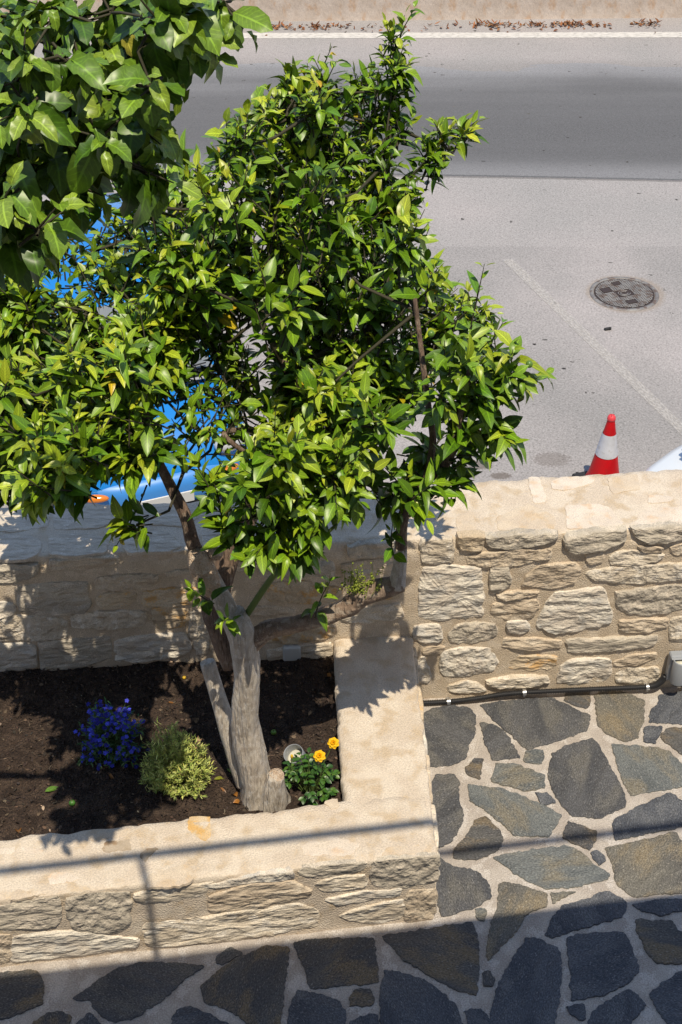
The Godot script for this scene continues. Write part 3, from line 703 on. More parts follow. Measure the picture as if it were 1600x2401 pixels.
func make_materials():
	var sz := Vector2i(512, 512)
	var fine := relief(grain(sz, 0.05, FastNoiseLite.TYPE_SIMPLEX, 5, 3))
	var strata_im := grain(Vector2i(270, 512), 0.020, FastNoiseLite.TYPE_SIMPLEX, 6, 5)
	strata_im.resize(512, 512, Image.INTERPOLATE_CUBIC)
	var strata := relief(strata_im)
	var grit := relief(grain(sz, 0.17, FastNoiseLite.TYPE_SIMPLEX, 4, 23))
	var cleft := relief(grain(sz, 0.018, FastNoiseLite.TYPE_SIMPLEX_SMOOTH, 6, 8))
	var one := Vector3.ONE
	# wall and planter
	mats.mortar = textured(mottle(11, lin(.62, .515, .39), lin(.55, .45, .335), lin(.67, .57, .45), lin(.45, .36, .26), .66, .86, .22), grit, 0.35, one * 1.3, .95)
	mats.mortar_top = textured(mottle(12, lin(.65, .565, .46), lin(.585, .495, .395), lin(.52, .41, .285), lin(.45, .36, .27), .66, .86, .20, 512, .008, 40.0), grit, 0.35, one * 1.1, .95)
	var pale := [
		[lin(.68, .60, .485), lin(.56, .48, .375), lin(.72, .66, .57), lin(.34, .28, .22)],
		[lin(.60, .50, .38), lin(.49, .40, .30), lin(.66, .57, .45), lin(.31, .25, .19)],
		[lin(.73, .67, .57), lin(.62, .55, .46), lin(.54, .51, .46), lin(.40, .34, .28)],
		[lin(.62, .51, .37), lin(.52, .42, .30), lin(.60, .36, .14), lin(.33, .26, .19)],
		[lin(.54, .48, .39), lin(.44, .39, .32), lin(.63, .55, .45), lin(.27, .23, .18)]]
	mats.stone = []
	mats.hewn = []
	for i in pale.size():
		var q: Array = pale[i]
		var tex := mottle(30 + i * 3, q[0], q[1], q[2], q[3], [.66, .68, .66, .66, .7][i], .86, .26)
		mats.stone.append(textured(tex, strata, 1.4, Vector3(1.1, 1.4, 1.1), .92))
		mats.hewn.append(textured(tex, cleft, 1.6, Vector3(1.7, 1.5, 1.6), .92))
	mats.cap = [
		textured(mottle(51, lin(.68, .60, .505), lin(.63, .545, .45), lin(.62, .46, .32), lin(.48, .37, .27), .70, .86, .2, 512, .008, 40.0), cleft, 0.6, one * 1.4, .92),
		textured(mottle(54, lin(.61, .515, .40), lin(.56, .465, .36), lin(.56, .43, .29), lin(.45, .35, .24), .70, .86, .2, 512, .008, 40.0), cleft, 0.6, one * 1.4, .92),
		textured(mottle(57, lin(.62, .44, .24), lin(.60, .48, .32), lin(.60, .36, .12), lin(.45, .30, .14), .60, .86, .2, 512, .012, 40.0), cleft, 0.6, one * 1.4, .92),
		textured(mottle(60, lin(.36, .28, .19), lin(.45, .37, .28), lin(.30, .20, .12), lin(.5, .42, .34), .64, .86, .13), cleft, 0.6, one * 1.4, .92)]
	mats.rough_cap = textured(mottle(63, lin(.62, .545, .45), lin(.55, .48, .395), lin(.66, .59, .50), lin(.4, .34, .28), .66, .86, .18), strata, 0.9, Vector3(1.3, 1.3, 2.0), .92)
	# paving
	mats.joint = textured(mottle(71, lin(.46, .415, .37), lin(.39, .345, .305), lin(.53, .49, .45), lin(.26, .22, .19), .64, .86, .25), grit, 0.35, one * 1.2, .95)
	var slates := [
		[lin(.095, .096, .101), lin(.068, .070, .076), lin(.13, .125, .115), lin(.21, .205, .20)],
		[lin(.105, .102, .098), lin(.078, .078, .081), lin(.18, .14, .09), lin(.22, .21, .195)],
		[lin(.140, .150, .150), lin(.105, .115, .119), lin(.19, .17, .13), lin(.27, .27, .26)],
		[lin(.092, .098, .112), lin(.066, .072, .086), lin(.125, .13, .14), lin(.21, .21, .215)],
		[lin(.145, .137, .118), lin(.108, .104, .096), lin(.22, .18, .12), lin(.27, .25, .215)]]
	mats.slate = []
	for i in slates.size():
		var q: Array = slates[i]
		mats.slate.append(textured(mottle(80 + i * 5, q[0], q[1], q[2], q[3], [.69, .64, .66, .69, .60][i], .79, .55, 512, .0045, 55.0), cleft, 0.9, Vector3(.8, .8, 1.7), .66))
		mats.slate[i].uv1_world_triplanar = false
	mats.soil = textured(mottle(110, lin(.062, .043, .033), lin(.040, .028, .022), lin(.085, .060, .045), lin(.16, .11, .075), .66, .84, .5), fine, 1.6, one * 2.0, .98)
	mats.plaster = textured(mottle(114, lin(.60, .51, .43), lin(.54, .45, .37), lin(.52, .36, .24), lin(.34, .28, .23), .70, .9, .12, 512, .010, 45.0), fine, 0.4, Vector3(.7, .35, .7), .95)
	var bark_im := grain(Vector2i(512, 128), 0.03, FastNoiseLite.TYPE_SIMPLEX_SMOOTH, 5, 15)
	bark_im.resize(512, 512, Image.INTERPOLATE_CUBIC)
	mats.bark = textured(mottle(118, lin(.50, .45, .385), lin(.38, .33, .275), lin(.56, .525, .48), lin(.54, .43, .31), .66, .83, .34, 512, .012, 30.0), relief(bark_im), 0.9, Vector3(4, 2.0, 4), .9)
	mats.old_bark = textured(mottle(121, lin(.18, .125, .092), lin(.12, .082, .062), lin(.24, .19, .145), lin(.42, .33, .26), .68, .84, .3), relief(bark_im), 1.6, Vector3(3, 3, 3), .95)
	mats.limb_bark = textured(mottle(137, lin(.27, .20, .15), lin(.19, .135, .10), lin(.36, .30, .24), lin(.50, .40, .31), .66, .82, .3), relief(bark_im), 1.2, Vector3(2.2, 4, 4), .95)
	mats.cut_wood = textured(mottle(124, lin(.62, .48, .35), lin(.50, .36, .25), lin(.68, .60, .50), lin(.16, .11, .08), .66, .84, .2), fine, 0.8, one * 4.0, .9)
	mats.asphalt = textured(mottle(127, lin(.30, .285, .275), lin(.27, .255, .25), lin(.24, .23, .225), lin(.16, .15, .15), .68, .82, .25), fine, 0.4, one * .8, .95)
	mats.chip = plain(1, 1, 1, .95)
	mats.chip.vertex_color_use_as_albedo = true
	# foliage
	mats.leaf = plain(1, 1, 1, .40, 0.0, .5)
	mats.leaf.vertex_color_use_as_albedo = true
	mats.leaf.albedo_texture = vein_texture()
	mats.leaf.backlight = Color(.46, .54, .16)
	mats.herb = plain(1, 1, 1, .6, 0.0, .3)
	mats.herb.vertex_color_use_as_albedo = true
	mats.herb.backlight = Color(.5, .55, .3)
	mats.twig = plain(.045, .04, .02, .8)
	mats.green_twig = plain(.10, .15, .03, .7)
	# made things
	mats.black_plastic = plain(.018, .018, .02, .42)
	mats.zinc = plain(.62, .62, .62, .35, .9)
	mats.grey_paint = plain(.30, .32, .35, .42)
	mats.white_plastic = plain(.55, .56, .55, .55)
	mats.lens = plain(.62, .60, .50, .12, .0, .8)
	mats.glass = plain(.9, .93, .95, .05)
	mats.glass.transparency = BaseMaterial3D.TRANSPARENCY_ALPHA
	mats.glass.albedo_color = Color(.85, .9, .92, .25)
	mats.cone_red = textured(mottle(141, lin(.58, .008, .012), lin(.50, .008, .012), lin(.42, .020, .018), lin(.30, .03, .03), .70, .86, .12, 256, .008, 40.0), null, 0.0, one * 3.0, .42)
	mats.cone_tip = plain(.72, .06, .07, .5)
	mats.cone_white = textured(mottle(144, lin(.64, .65, .69), lin(.58, .59, .62), lin(.48, .47, .46), lin(.40, .38, .36), .72, .88, .06, 256, .01, 40.0), null, 0.0, one * 3.0, .42)
	mats.rubber = plain(.02, .02, .021, .7)
	mats.iron = textured(mottle(131, lin(.29, .28, .27), lin(.23, .22, .215), lin(.15, .10, .08), lin(.34, .33, .32), .66, .86, .2, 256), fine, 0.2, one * 3.0, .6)
	mats.iron.metallic = .35
	mats.dark_iron = plain(.055, .040, .038, .7, .3)

func vein_texture() -> ImageTexture:
	var w := 48
	var h := 96
	var im := Image.create(w, h, false, Image.FORMAT_RGB8)
	var r := RandomNumberGenerator.new(); r.seed = 9
	for y in h:
		for x in w:
			var u := absf((x + 0.5) / w - 0.5) * 2.0
			var v := float(y) / h
			var k := 0.76 + 0.07 * noise.get_noise_2d(x * 9.0, y * 9.0) + r.randf_range(-.02, .02)
			if u < 0.08: k = 1.08
			var side := fposmod(v * 9.0 - u * 2.2, 1.0)
			if side < 0.13 and u < 0.92: k += 0.17
			im.set_pixel(x, y, Color(k, k, k * .97))
	return ImageTexture.create_from_image(im)

# ---------------------------------------------------------------- stones
func ragged(poly: Array, step: float, amp: float, sd: float) -> PackedVector2Array:     # a closed outline, resampled and roughened
	var n := poly.size() / 2
	var out := PackedVector2Array()
	for i in n:
		var a := Vector2(poly[i * 2], poly[i * 2 + 1])
		var j := (i + 1) % n
		var b := Vector2(poly[j * 2], poly[j * 2 + 1])
		var k: int = max(1, int(round(a.distance_to(b) / step)))
		var side := (b - a).orthogonal().normalized()
		for m in k:
			var p := a.lerp(b, float(m) / k)
			if m == 0 and n > 3:      # blunt the corners
				var z := Vector2(poly[((i + n - 1) % n) * 2], poly[((i + n - 1) % n) * 2 + 1])
				p = p.lerp((a.move_toward(z, step) + a.move_toward(b, step)) / 2, 0.4)
			p += side * amp * (.65 * noise.get_noise_2d(p.x * 900.0 + sd * 37.0, p.y * 900.0) + 0.9 * noise.get_noise_2d(p.x * 2900.0, p.y * 2900.0 + sd * 91.0))
			out.append(p)
	return out

# A stone that stands proud of the z = 0 plane: outline in x, y; face towards +z.
func rough_stone(poly: Array, proud: float, rough: float, sd: float, step := 0.02) -> ArrayMesh:
	var o := ragged(poly, step, 0.008, sd)
	var c := Vector2.ZERO
	for p in o: c += p
	c /= o.size()
	for i in o.size(): o[i] += (o[i] - c).normalized() * 0.012
	var area := 0.0
	for i in o.size(): area += o[i].cross(o[(i + 1) % o.size()])
	if area < 0: o.reverse()
	var fr := [1.0, 0.985, 0.95, 0.86, 0.72, 0.55, 0.36, 0.18]
	var zz := [-0.012, 0.35, 0.8, 0.98, 1.0, 1.0, 1.0, 1.0]
	var tilt := Vector2(noise.get_noise_1d(sd * 311.0), noise.get_noise_1d(sd * 177.0 + 50.0)) * 0.10
	var layered := 1.0 if fposmod(sd * 0.37, 1.0) < .6 else 0.35
	var fy := 700.0 + layered * 1300.0 + 1500.0 * noise.get_noise_1d(sd * 613.0)
	var fx := 1100.0 + 700.0 * noise.get_noise_1d(sd * 419.0)
	var lean := 700.0 * noise.get_noise_1d(sd * 271.0)
	rough *= 1.0 + 0.7 * noise.get_noise_1d(sd * 523.0 + 9.0)
	var rings := []
	var top := func(p: Vector2, k: int) -> Vector3:
		var z: float = zz[k] * proud if k > 0 else -0.012
		if k > 0:
			var s := noise.get_noise_3d(p.x * 350.0, p.y * 950.0, sd * 53.0)
			var s2 := noise.get_noise_3d(p.x * fx, p.y * fy + p.x * lean, sd * 71.0)
			z += rough * (s + 0.75 * snappedf(s2, 0.25)) * (0.5 if k == 1 else 1.0)
			z += (p - c).dot(tilt) * 0.6
			z = max(z, 0.002)
		return Vector3(p.x, p.y, z)
	for k in fr.size():
		var ring := []
		for p in o:
			ring.append(top.call(c.lerp(p, fr[k]), k))
		rings.append(ring)
	var st := begin(false)
	var n := o.size()
	for k in fr.size() - 1:
		for i in n:
			var j := (i + 1) % n
			quad(st, rings[k][i], rings[k][j], rings[k + 1][j], rings[k + 1][i])
	var mid: Vector3 = top.call(c, 6)
	for i in n:
		tri(st, rings[-1][i], rings[-1][(i + 1) % n], mid)
	return done(st)

# A flat slab: outline in x, z; its face at height h above y = 0.
func slab(poly: Array, h: float, sd: float, step := 0.009, amp := 0.006, bump := 0.0012, sunk := 0.006, grow := 0.0) -> ArrayMesh:
	var o := ragged(poly, step, amp, sd)
	var c := Vector2.ZERO
	for p in o: c += p
	c /= o.size()
	for i in o.size(): o[i] += (o[i] - c).normalized() * grow
	var area := 0.0
	for i in o.size(): area += o[i].cross(o[(i + 1) % o.size()])
	if area > 0: o.reverse()
	var st := begin(false)
	var n := o.size()
	var fr := [1.0, 0.988, 0.96, 0.7, 0.35]
	var hh := [-sunk, h * 0.72, h, h, h]
	var tilt := Vector2(noise.get_noise_1d(sd * 211.0), noise.get_noise_1d(sd * 97.0)) * 0.006
	var rings := []
	for k in fr.size():
		var ring := []
		for p in o:
			var q := c.lerp(p, fr[k])
			var y: float = hh[k]
			if k > 0: y += bump * noise.get_noise_2d(q.x * 1500.0, q.y * 1500.0 + sd * 40.0) + (q - c).dot(tilt)
			ring.append(Vector3(q.x, y, q.y))
		rings.append(ring)
	for k in fr.size() - 1:
		for i in n:
			var j := (i + 1) % n
			quad(st, rings[k][i], rings[k][j], rings[k + 1][j], rings[k + 1][i])
	var mid := Vector3(c.x, h, c.y)
	for i in n:
		tri(st, rings[-1][i], rings[-1][(i + 1) % n], mid)
	return done(st)

# The mortar body of a wall: x along it, face at z = 0 (facing +z), top at y = top, thickness th.x at u0 and th.y at u1.
func wall_core(u0: float, u1: float, top: float, bottom: float, th: Vector2, sd: float, back_bottom: float) -> ArrayMesh:
	var st := begin(true)
	var nu := int((u1 - u0) / 0.025)
	var cols := []
	for i in nu + 1:
		var u := lerpf(u0, u1, float(i) / nu)
		var t := lerpf(th.x, th.y, float(i) / nu)
		var col := []
		var nv := 26
		for k in nv + 1:
			var v := lerpf(bottom, top - 0.025, float(k) / nv)
			var z := 0.006 * noise.get_noise_3d(u * 420.0, v * 420.0, sd) + 0.003 * noise.get_noise_3d(u * 1900.0, v * 1900.0, sd)
			col.append(Vector3(u, v, z))
		var ej := 0.010 * noise.get_noise_2d(u * 520.0, sd * 10.0) + 0.010 * noise.get_noise_2d(u * 2600.0, sd * 20.0)
		var bj := 0.016 * noise.get_noise_2d(u * 420.0, sd * 10.0 + 500.0) + 0.011 * noise.get_noise_2d(u * 2600.0, sd * 20.0 + 70.0)
		col.append(Vector3(u, top - 0.006, -0.001 + ej))
		col.append(Vector3(u, top - 0.001, -0.006 + ej))
		var nt := 14
		for k in range(1, nt):
			var w := lerpf(-0.013 + ej, -t + 0.015 + bj, float(k) / nt)
			col.append(Vector3(u, top + 0.004 * noise.get_noise_3d(u * 380.0, w * 380.0, sd + 9.0) + 0.002 * noise.get_noise_3d(u * 1500.0, w * 1500.0, sd + 9.0), w))
		col.append(Vector3(u, top - 0.003, -t + 0.012 + bj))
		col.append(Vector3(u, top - 0.015, -t + bj))
		col.append(Vector3(u, lerpf(top, back_bottom, 0.3), -t))
		col.append(Vector3(u, back_bottom, -t))
		cols.append(col)
	for i in nu:
		for k in cols[i].size() - 1:
			quad(st, cols[i][k], cols[i + 1][k], cols[i + 1][k + 1], cols[i][k + 1])
	for e in [0, nu]:
		var c: Array = cols[e]
		var mid := Vector3(c[0].x, (top + bottom) * 0.5, -lerpf(th.x, th.y, 0.5) * 0.5)
		for k in c.size() - 1:
			if e == 0: tri(st, mid, c[k], c[k + 1])
			else: tri(st, mid, c[k + 1], c[k])
	return done(st)

func stone_rows(u0: float, u1: float, v0: float, v1: float, sd: int) -> Array:        # more stones where the wall runs on out of the picture
	var r := RandomNumberGenerator.new(); r.seed = sd
	var out := []
	var v := v0
	while v < v1 - 0.05:
		var h: float = min(r.randf_range(0.07, 0.17), v1 - v)
		var u := u0
		while u < u1 - 0.08:
			var w: float = min(r.randf_range(0.14, 0.4), u1 - u)
			var j := func() -> float: return r.randf_range(0.008, 0.022)
			out.append([u + j.call(), v + j.call(), u + w * .5, v + j.call() * .7, u + w - j.call(), v + j.call(), u + w - j.call(), v + h - j.call(), u + w * .5, v + h - j.call() * .6, u + j.call(), v + h - j.call()])
			u += w
		v += h
	return out

func frame_of(origin: Vector3, along: Vector3) -> Transform3D:
	var d := along.normalized()
	return Transform3D(Basis(d, Vector3.UP, d.cross(Vector3.UP)), origin)

# ---------------------------------------------------------------- leaves
# A leaf of length 1 along +y with its upper side towards +z, in the colours of its kind.
func leaf_shape(width: float, fold: float, curl: float, blunt: float, wave := 0.0, round := 0.85) -> Dictionary:
	var v := PackedVector3Array()
	var uv := PackedVector2Array()
	var n := 6
	for i in n + 1:
		var t := float(i) / n
		var w := width * 0.5 * pow(sin(PI * pow(t, blunt)), round) if i > 0 and i < n else 0.0
		var z := -curl * t * t
		var y := t * (1.0 - 0.28 * curl * t)
		var wv := wave * sin(t * 17.0 + width * 40.0)
		v.append(Vector3(-w, y, z + fold * w + wv * w)); uv.append(Vector2(0, t))
		v.append(Vector3(0, y, z)); uv.append(Vector2(0.5, t))
		v.append(Vector3(w, y, z + fold * w - wv * w)); uv.append(Vector2(1, t))
	var ix := PackedInt32Array()
	for i in n:
		var a := i * 3
		for s in [0, 1]:
			if i > 0: ix.append_array([a + s, a + s + 3, a + s + 1] if true else [])
			if i < n - 1: ix.append_array([a + s + 1, a + s + 3, a + s + 4])
			elif i == n - 1 and s == 0: pass
	var nr := PackedVector3Array()
	nr.resize(v.size())
	for i in range(0, ix.size(), 3):
		var a := v[ix[i]]
		var k := (v[ix[i + 2]] - a).cross(v[ix[i + 1]] - a)
		for j in 3: nr[ix[i + j]] += k
	for i in nr.size(): nr[i] = nr[i].normalized() if nr[i].length() > 0 else Vector3(0, 0, 1)
	return {"v": v, "n": nr, "uv": uv, "i": ix}

func leaf_mesh(shape: Dictionary, color: Color) -> ArrayMesh:
	var c := PackedColorArray()
	c.resize(shape.v.size()); c.fill(color)
	var a := []
	a.resize(Mesh.ARRAY_MAX)
	a[Mesh.ARRAY_VERTEX] = shape.v; a[Mesh.ARRAY_NORMAL] = shape.n; a[Mesh.ARRAY_TEX_UV] = shape.uv
	a[Mesh.ARRAY_COLOR] = c; a[Mesh.ARRAY_INDEX] = shape.i
	var m := ArrayMesh.new()
	m.add_surface_from_arrays(Mesh.PRIMITIVE_TRIANGLES, a)
	return m

func joined(leaves: Array, shapes: Array, colors: Array) -> ArrayMesh:      # leaves: [Transform3D, shape number, colour number]
	var v := PackedVector3Array(); var n := PackedVector3Array(); var uv := PackedVector2Array()
	var c := PackedColorArray(); var ix := PackedInt32Array()
	for l in leaves:
		var t: Transform3D = l[0]
		var s: Dictionary = shapes[l[1]]
		var base := v.size()
		v.append_array(t * s.v)
		var b := t.basis.orthonormalized()
		for k in s.n: n.append(b * k)
		uv.append_array(s.uv)
		var q := PackedColorArray()
		var j := rng.randf_range(.74, 1.22)
		var w := rng.randf_range(.88, 1.14)
		var k0: Color = colors[l[2]]
		q.resize(s.v.size()); q.fill(Color(k0.r * j * w, k0.g * j, k0.b * j))
		c.append_array(q)
		for k in s.i: ix.append(base + k)
	var a := []
	a.resize(Mesh.ARRAY_MAX)
	a[Mesh.ARRAY_VERTEX] = v; a[Mesh.ARRAY_NORMAL] = n; a[Mesh.ARRAY_TEX_UV] = uv
	a[Mesh.ARRAY_COLOR] = c; a[Mesh.ARRAY_INDEX] = ix
	var m := ArrayMesh.new()
	m.add_surface_from_arrays(Mesh.PRIMITIVE_TRIANGLES, a)
	return m

func leaf_at(p: Vector3, d: Vector3, up: Vector3, size: float, roll := 0.0) -> Transform3D:
	d = d.normalized()
	var n := (up - d * up.dot(d))
	if n.length() < 0.05: n = d.cross(Vector3(0.7, 0.1, 0.7))
	n = n.normalized().rotated(d, roll)
	return Transform3D(Basis(d.cross(n) * size, d * size, n * size), p)

func rand_dir() -> Vector3:
	var z := rng.randf_range(-1, 1)
	var a := rng.randf_range(0, TAU)
	var r := sqrt(1 - z * z)
	return Vector3(r * cos(a), z, r * sin(a))

# A shoot: a twig with leaves set in a spiral round its outer part.
func shoot(leaves: Array, twigs: SurfaceTool, from: Vector3, dir: Vector3, length: float, count: int, size: float, young: float, kind: Dictionary):
	dir = dir.normalized()
	var bend := Vector3(rng.randf_range(-.2, .2), rng.randf_range(-.05, .25), rng.randf_range(-.2, .2))
	var pts := []
	for i in 4:
		var t := i / 3.0
		pts.append(from + (dir + bend * t) * length * t)
	tube(twigs, pts, [.0035, .003, .0024, .0012], 4, 0.0, false)
	var a := rng.randf_range(0, TAU)
	for i in count:
		var t := lerpf(0.12, 1.0, clampf(float(i) / max(1, count - 1) + rng.randf_range(-.08, .08), 0, 1))
		var k := t * 2.999
		var p: Vector3 = pts[int(k)].lerp(pts[int(k) + 1], k - int(k))
		var side := dir.cross(Vector3(0.2, 0.3, 0.93)).normalized().rotated(dir, a)
		a += 2.4 + rng.randf_range(-.4, .4)
		var spread := lerpf(1.15, 0.45, t) + rng.randf_range(-.2, .25)
		var d := (dir * cos(spread) + side * sin(spread)).normalized()
		d.y -= rng.randf_range(-.1, 0.5)
		var y := young * t + rng.randf_range(-.25, .25)
		var s: float = size * rng.randf_range(.55, 1.28) * (lerpf(1.0, .62, max(0.0, t - .55) / .45) if young > .5 else 1.0)
		var ci: int
		if rng.randf() < 0.006: ci = kind.colors.size() - 1
		else: ci = clampi(int(lerpf(0.0, kind.colors.size() - 1.01, clampf(y * .9 + .08 + rng.randf_range(-.1, .1), 0, 1))), 0, kind.colors.size() - 2)
		leaves.append([leaf_at(p + d * .008, d, Vector3.UP + dir * .35 + rand_dir() * .45, s, rng.randf_range(-.35, .35)), rng.randi() % kind.shapes.size(), ci])

# The leaves that show largest become parts of their own; the rest is one joined part.
func add_leaves(parent: Node3D, leaves: Array, kind: Dictionary, most := 300):
	var nearest := {}
	var order := []
	for i in leaves.size():
		var t: Transform3D = leaves[i][0]
		var q: Vector3 = t * Vector3(0, .5, 0) - CAMERA_AT
		var key := Vector2i(Vector2(q.x, q.y) / -q.z * 90.0)
		var dist := q.length()
		var show := t.basis.y.length() * (0.25 + absf(t.basis.z.normalized().dot(q / dist))) / dist
		if not nearest.has(key) or nearest[key][0] > dist: nearest[key] = [dist, show, i]
	for k in nearest: order.append(nearest[k])
	order.sort_custom(func(a, b): return a[1] > b[1] or (a[1] == b[1] and a[2] < b[2]))
	var single := {}
	for k in min(most, order.size()): single[order[k][2]] = true
	var cache := {}
	var rest := []
	for i in leaves.size():
		var l: Array = leaves[i]
		if not single.has(i):
			rest.append(l)
			continue
		var key: int = l[1] * 100 + l[2]
		if not cache.has(key): cache[key] = leaf_mesh(kind.shapes[l[1]], kind.colors[l[2]])
		var o := part("leaf", cache[key], mats.leaf, parent)
		o.transform = l[0]
	if rest.size():
		tag(part("foliage", joined(rest, kind.shapes, kind.colors), mats.leaf, parent), "", "", "", "stuff")

# ---------------------------------------------------------------- setting
func soil_height(x: float, z: float) -> float:
	return 0.325 + 0.018 * noise.get_noise_2d(x * 260.0, z * 260.0) + 0.011 * noise.get_noise_2d(x * 1300.0, z * 1300.0)

func road_texture() -> ImageTexture:
	var w := 2048
	var h := 1664
	var cloud := FastNoiseLite.new(); cloud.seed = 41; cloud.frequency = 0.012; cloud.fractal_octaves = 5
	var n1 := cloud.get_image(512, 416).get_data()
	cloud.seed = 43; cloud.frequency = 0.006
	var st_im := cloud.get_image(128, 1664)
	var n2 := st_im.get_data()
	cloud.seed = 47; cloud.frequency = 0.33; cloud.fractal_octaves = 2
	var n3 := cloud.get_image(w, h).get_data()
	var lut := PackedByteArray(); lut.resize(1025)
	for i in 1025: lut[i] = s8(i / 1024.0)
	var out := PackedByteArray(); out.resize(w * h * 3)
	var r := RandomNumberGenerator.new(); r.seed = 5
	var stains := [[1.16, -9.60, .11, .07], [1.03, -9.46, .09, .05], [1.32, -9.45, .09, .05], [1.75, -9.68, .17, .11]]
	for y in h:
		var z := -21.5 + 13.0 * y / h
		for x in w:
			var X := -8.0 + 16.0 * x / w
			var i := y * w + x
			var big: float = n1[(y >> 2) * 512 + (x >> 2)] / 255.0
			var streak: float = n2[y * 128 + (x >> 4)] / 255.0
			var g: float = n3[i] / 255.0
			var rnd := r.randf()
			# the travelled lane is older, darker asphalt; its seam is at z = -15.15
			var seam := -15.21 + 0.045 * (X - 1.37) + 0.03 * (big - .5)
			var lane := 0.0
			if z < seam: lane = 1.0 - 0.45 * smoothstep(.8, .0, seam - z)
			lane *= smoothstep(-19.3, -17.6, z + (streak - .5) * .6 + (big - .5) * .4)
			lane *= 0.86 + 0.28 * streak
			var k := 0.325 + 0.05 * (big - .5)
			if z > -13.5: k *= 0.93 + 0.2 * (big - .5)
			k = lerpf(k, 0.125, clampf(lane * (0.75 + 0.5 * g) + (rnd - .5) * .10 * lane, 0, 1))
			k *= 1.0 + 0.46 * (g - .5) + 0.40 * (rnd - .5)
			if absf(z - seam) < 0.03 + 0.02 * g: k *= 0.62
			if g < 0.16 and rnd < .5: k *= 0.6
			var warm := 1.0 + 0.05 * (big - .3) * (1.0 - lane)
			var cr := k * 1.02 * warm; var cg := k * 0.975; var cb := k * 0.96
			if lane > .3: cr = k * .98; cg = k * .985; cb = k * 1.03
			for s in stains:
				var e := Vector2((X - s[0]) / s[2], (z - s[1]) / s[3]).length() + (big - .5) * 1.1 + (g - .5) * .5
				if e < 1.0:
					var f := smoothstep(1.0, .75, e) * (.62 if s[2] < .15 else .35)
					cr = lerpf(cr, .10, f); cg = lerpf(cg, .078, f); cb = lerpf(cb, .062, f)
			var md := Vector2(X - 2.817, z + 12.484).length()             # tan fill round the manhole frame
			if md < .46:
				var f := smoothstep(.43, .37, md + (big - .5) * .12 + (g - .5) * .05) * .5
				cr = lerpf(cr, .27, f); cg = lerpf(cg, .215, f); cb = lerpf(cb, .165, f)
			out[i * 3] = lut[clampi(int(cr * 1024), 0, 1024)]
			out[i * 3 + 1] = lut[clampi(int(cg * 1024), 0, 1024)]
			out[i * 3 + 2] = lut[clampi(int(cb * 1024), 0, 1024)]
	var im := Image.create_from_data(w, h, false, Image.FORMAT_RGB8, out)
	for k in 420:                       # tar spots and trodden gum
		var x := r.randi_range(4, w - 12)
		var y := r.randi_range(4, h - 8)
		var g := r.randf_range(.18, .42)
		for m in r.randi_range(1, 3): im.fill_rect(Rect2i(x + r.randi_range(0, 3), y + r.randi_range(0, 2), r.randi_range(1, 4), r.randi_range(1, 3)), Color(g, g * .97, g * .95))
	return ImageTexture.create_from_image(im)

func worn_paint(sd: int, share: float, c: Color) -> StandardMaterial3D:       # paint worn through to the road in patches
	var n := grain(Vector2i(512, 128), 0.03, FastNoiseLite.TYPE_SIMPLEX, 5, sd).get_data()
	var r := RandomNumberGenerator.new(); r.seed = sd
	var im := Image.create(512, 128, false, Image.FORMAT_RGBA8)
	for y in 128:
		for x in 512:
			var v := n[y * 512 + x] / 255.0
			var edge := smoothstep(0.0, 0.1, y / 128.0) * smoothstep(1.0, 0.9, y / 128.0)
			var k := 1.0 + (v - .5) * .3 + r.randf_range(-.08, .08)
			im.set_pixel(x, y, Color(c.r * k, c.g * k, c.b * k, clampf(share * (.55 + v * .9) * (.35 + .65 * edge), 0, 1)).linear_to_srgb())
	var m := plain(1, 1, 1, .9)
	m.albedo_texture = ImageTexture.create_from_image(im)
	m.transparency = BaseMaterial3D.TRANSPARENCY_ALPHA
	return m

func sheet(called: String, p: Array, mat: Material, uv_repeat := 1.0) -> MeshInstance3D:
	var st := begin()
	uvquad(st, p, [Vector2(0, 0), Vector2(uv_repeat, 0), Vector2(uv_repeat, 1), Vector2(0, 1)])
	return part(called, done(st), mat)

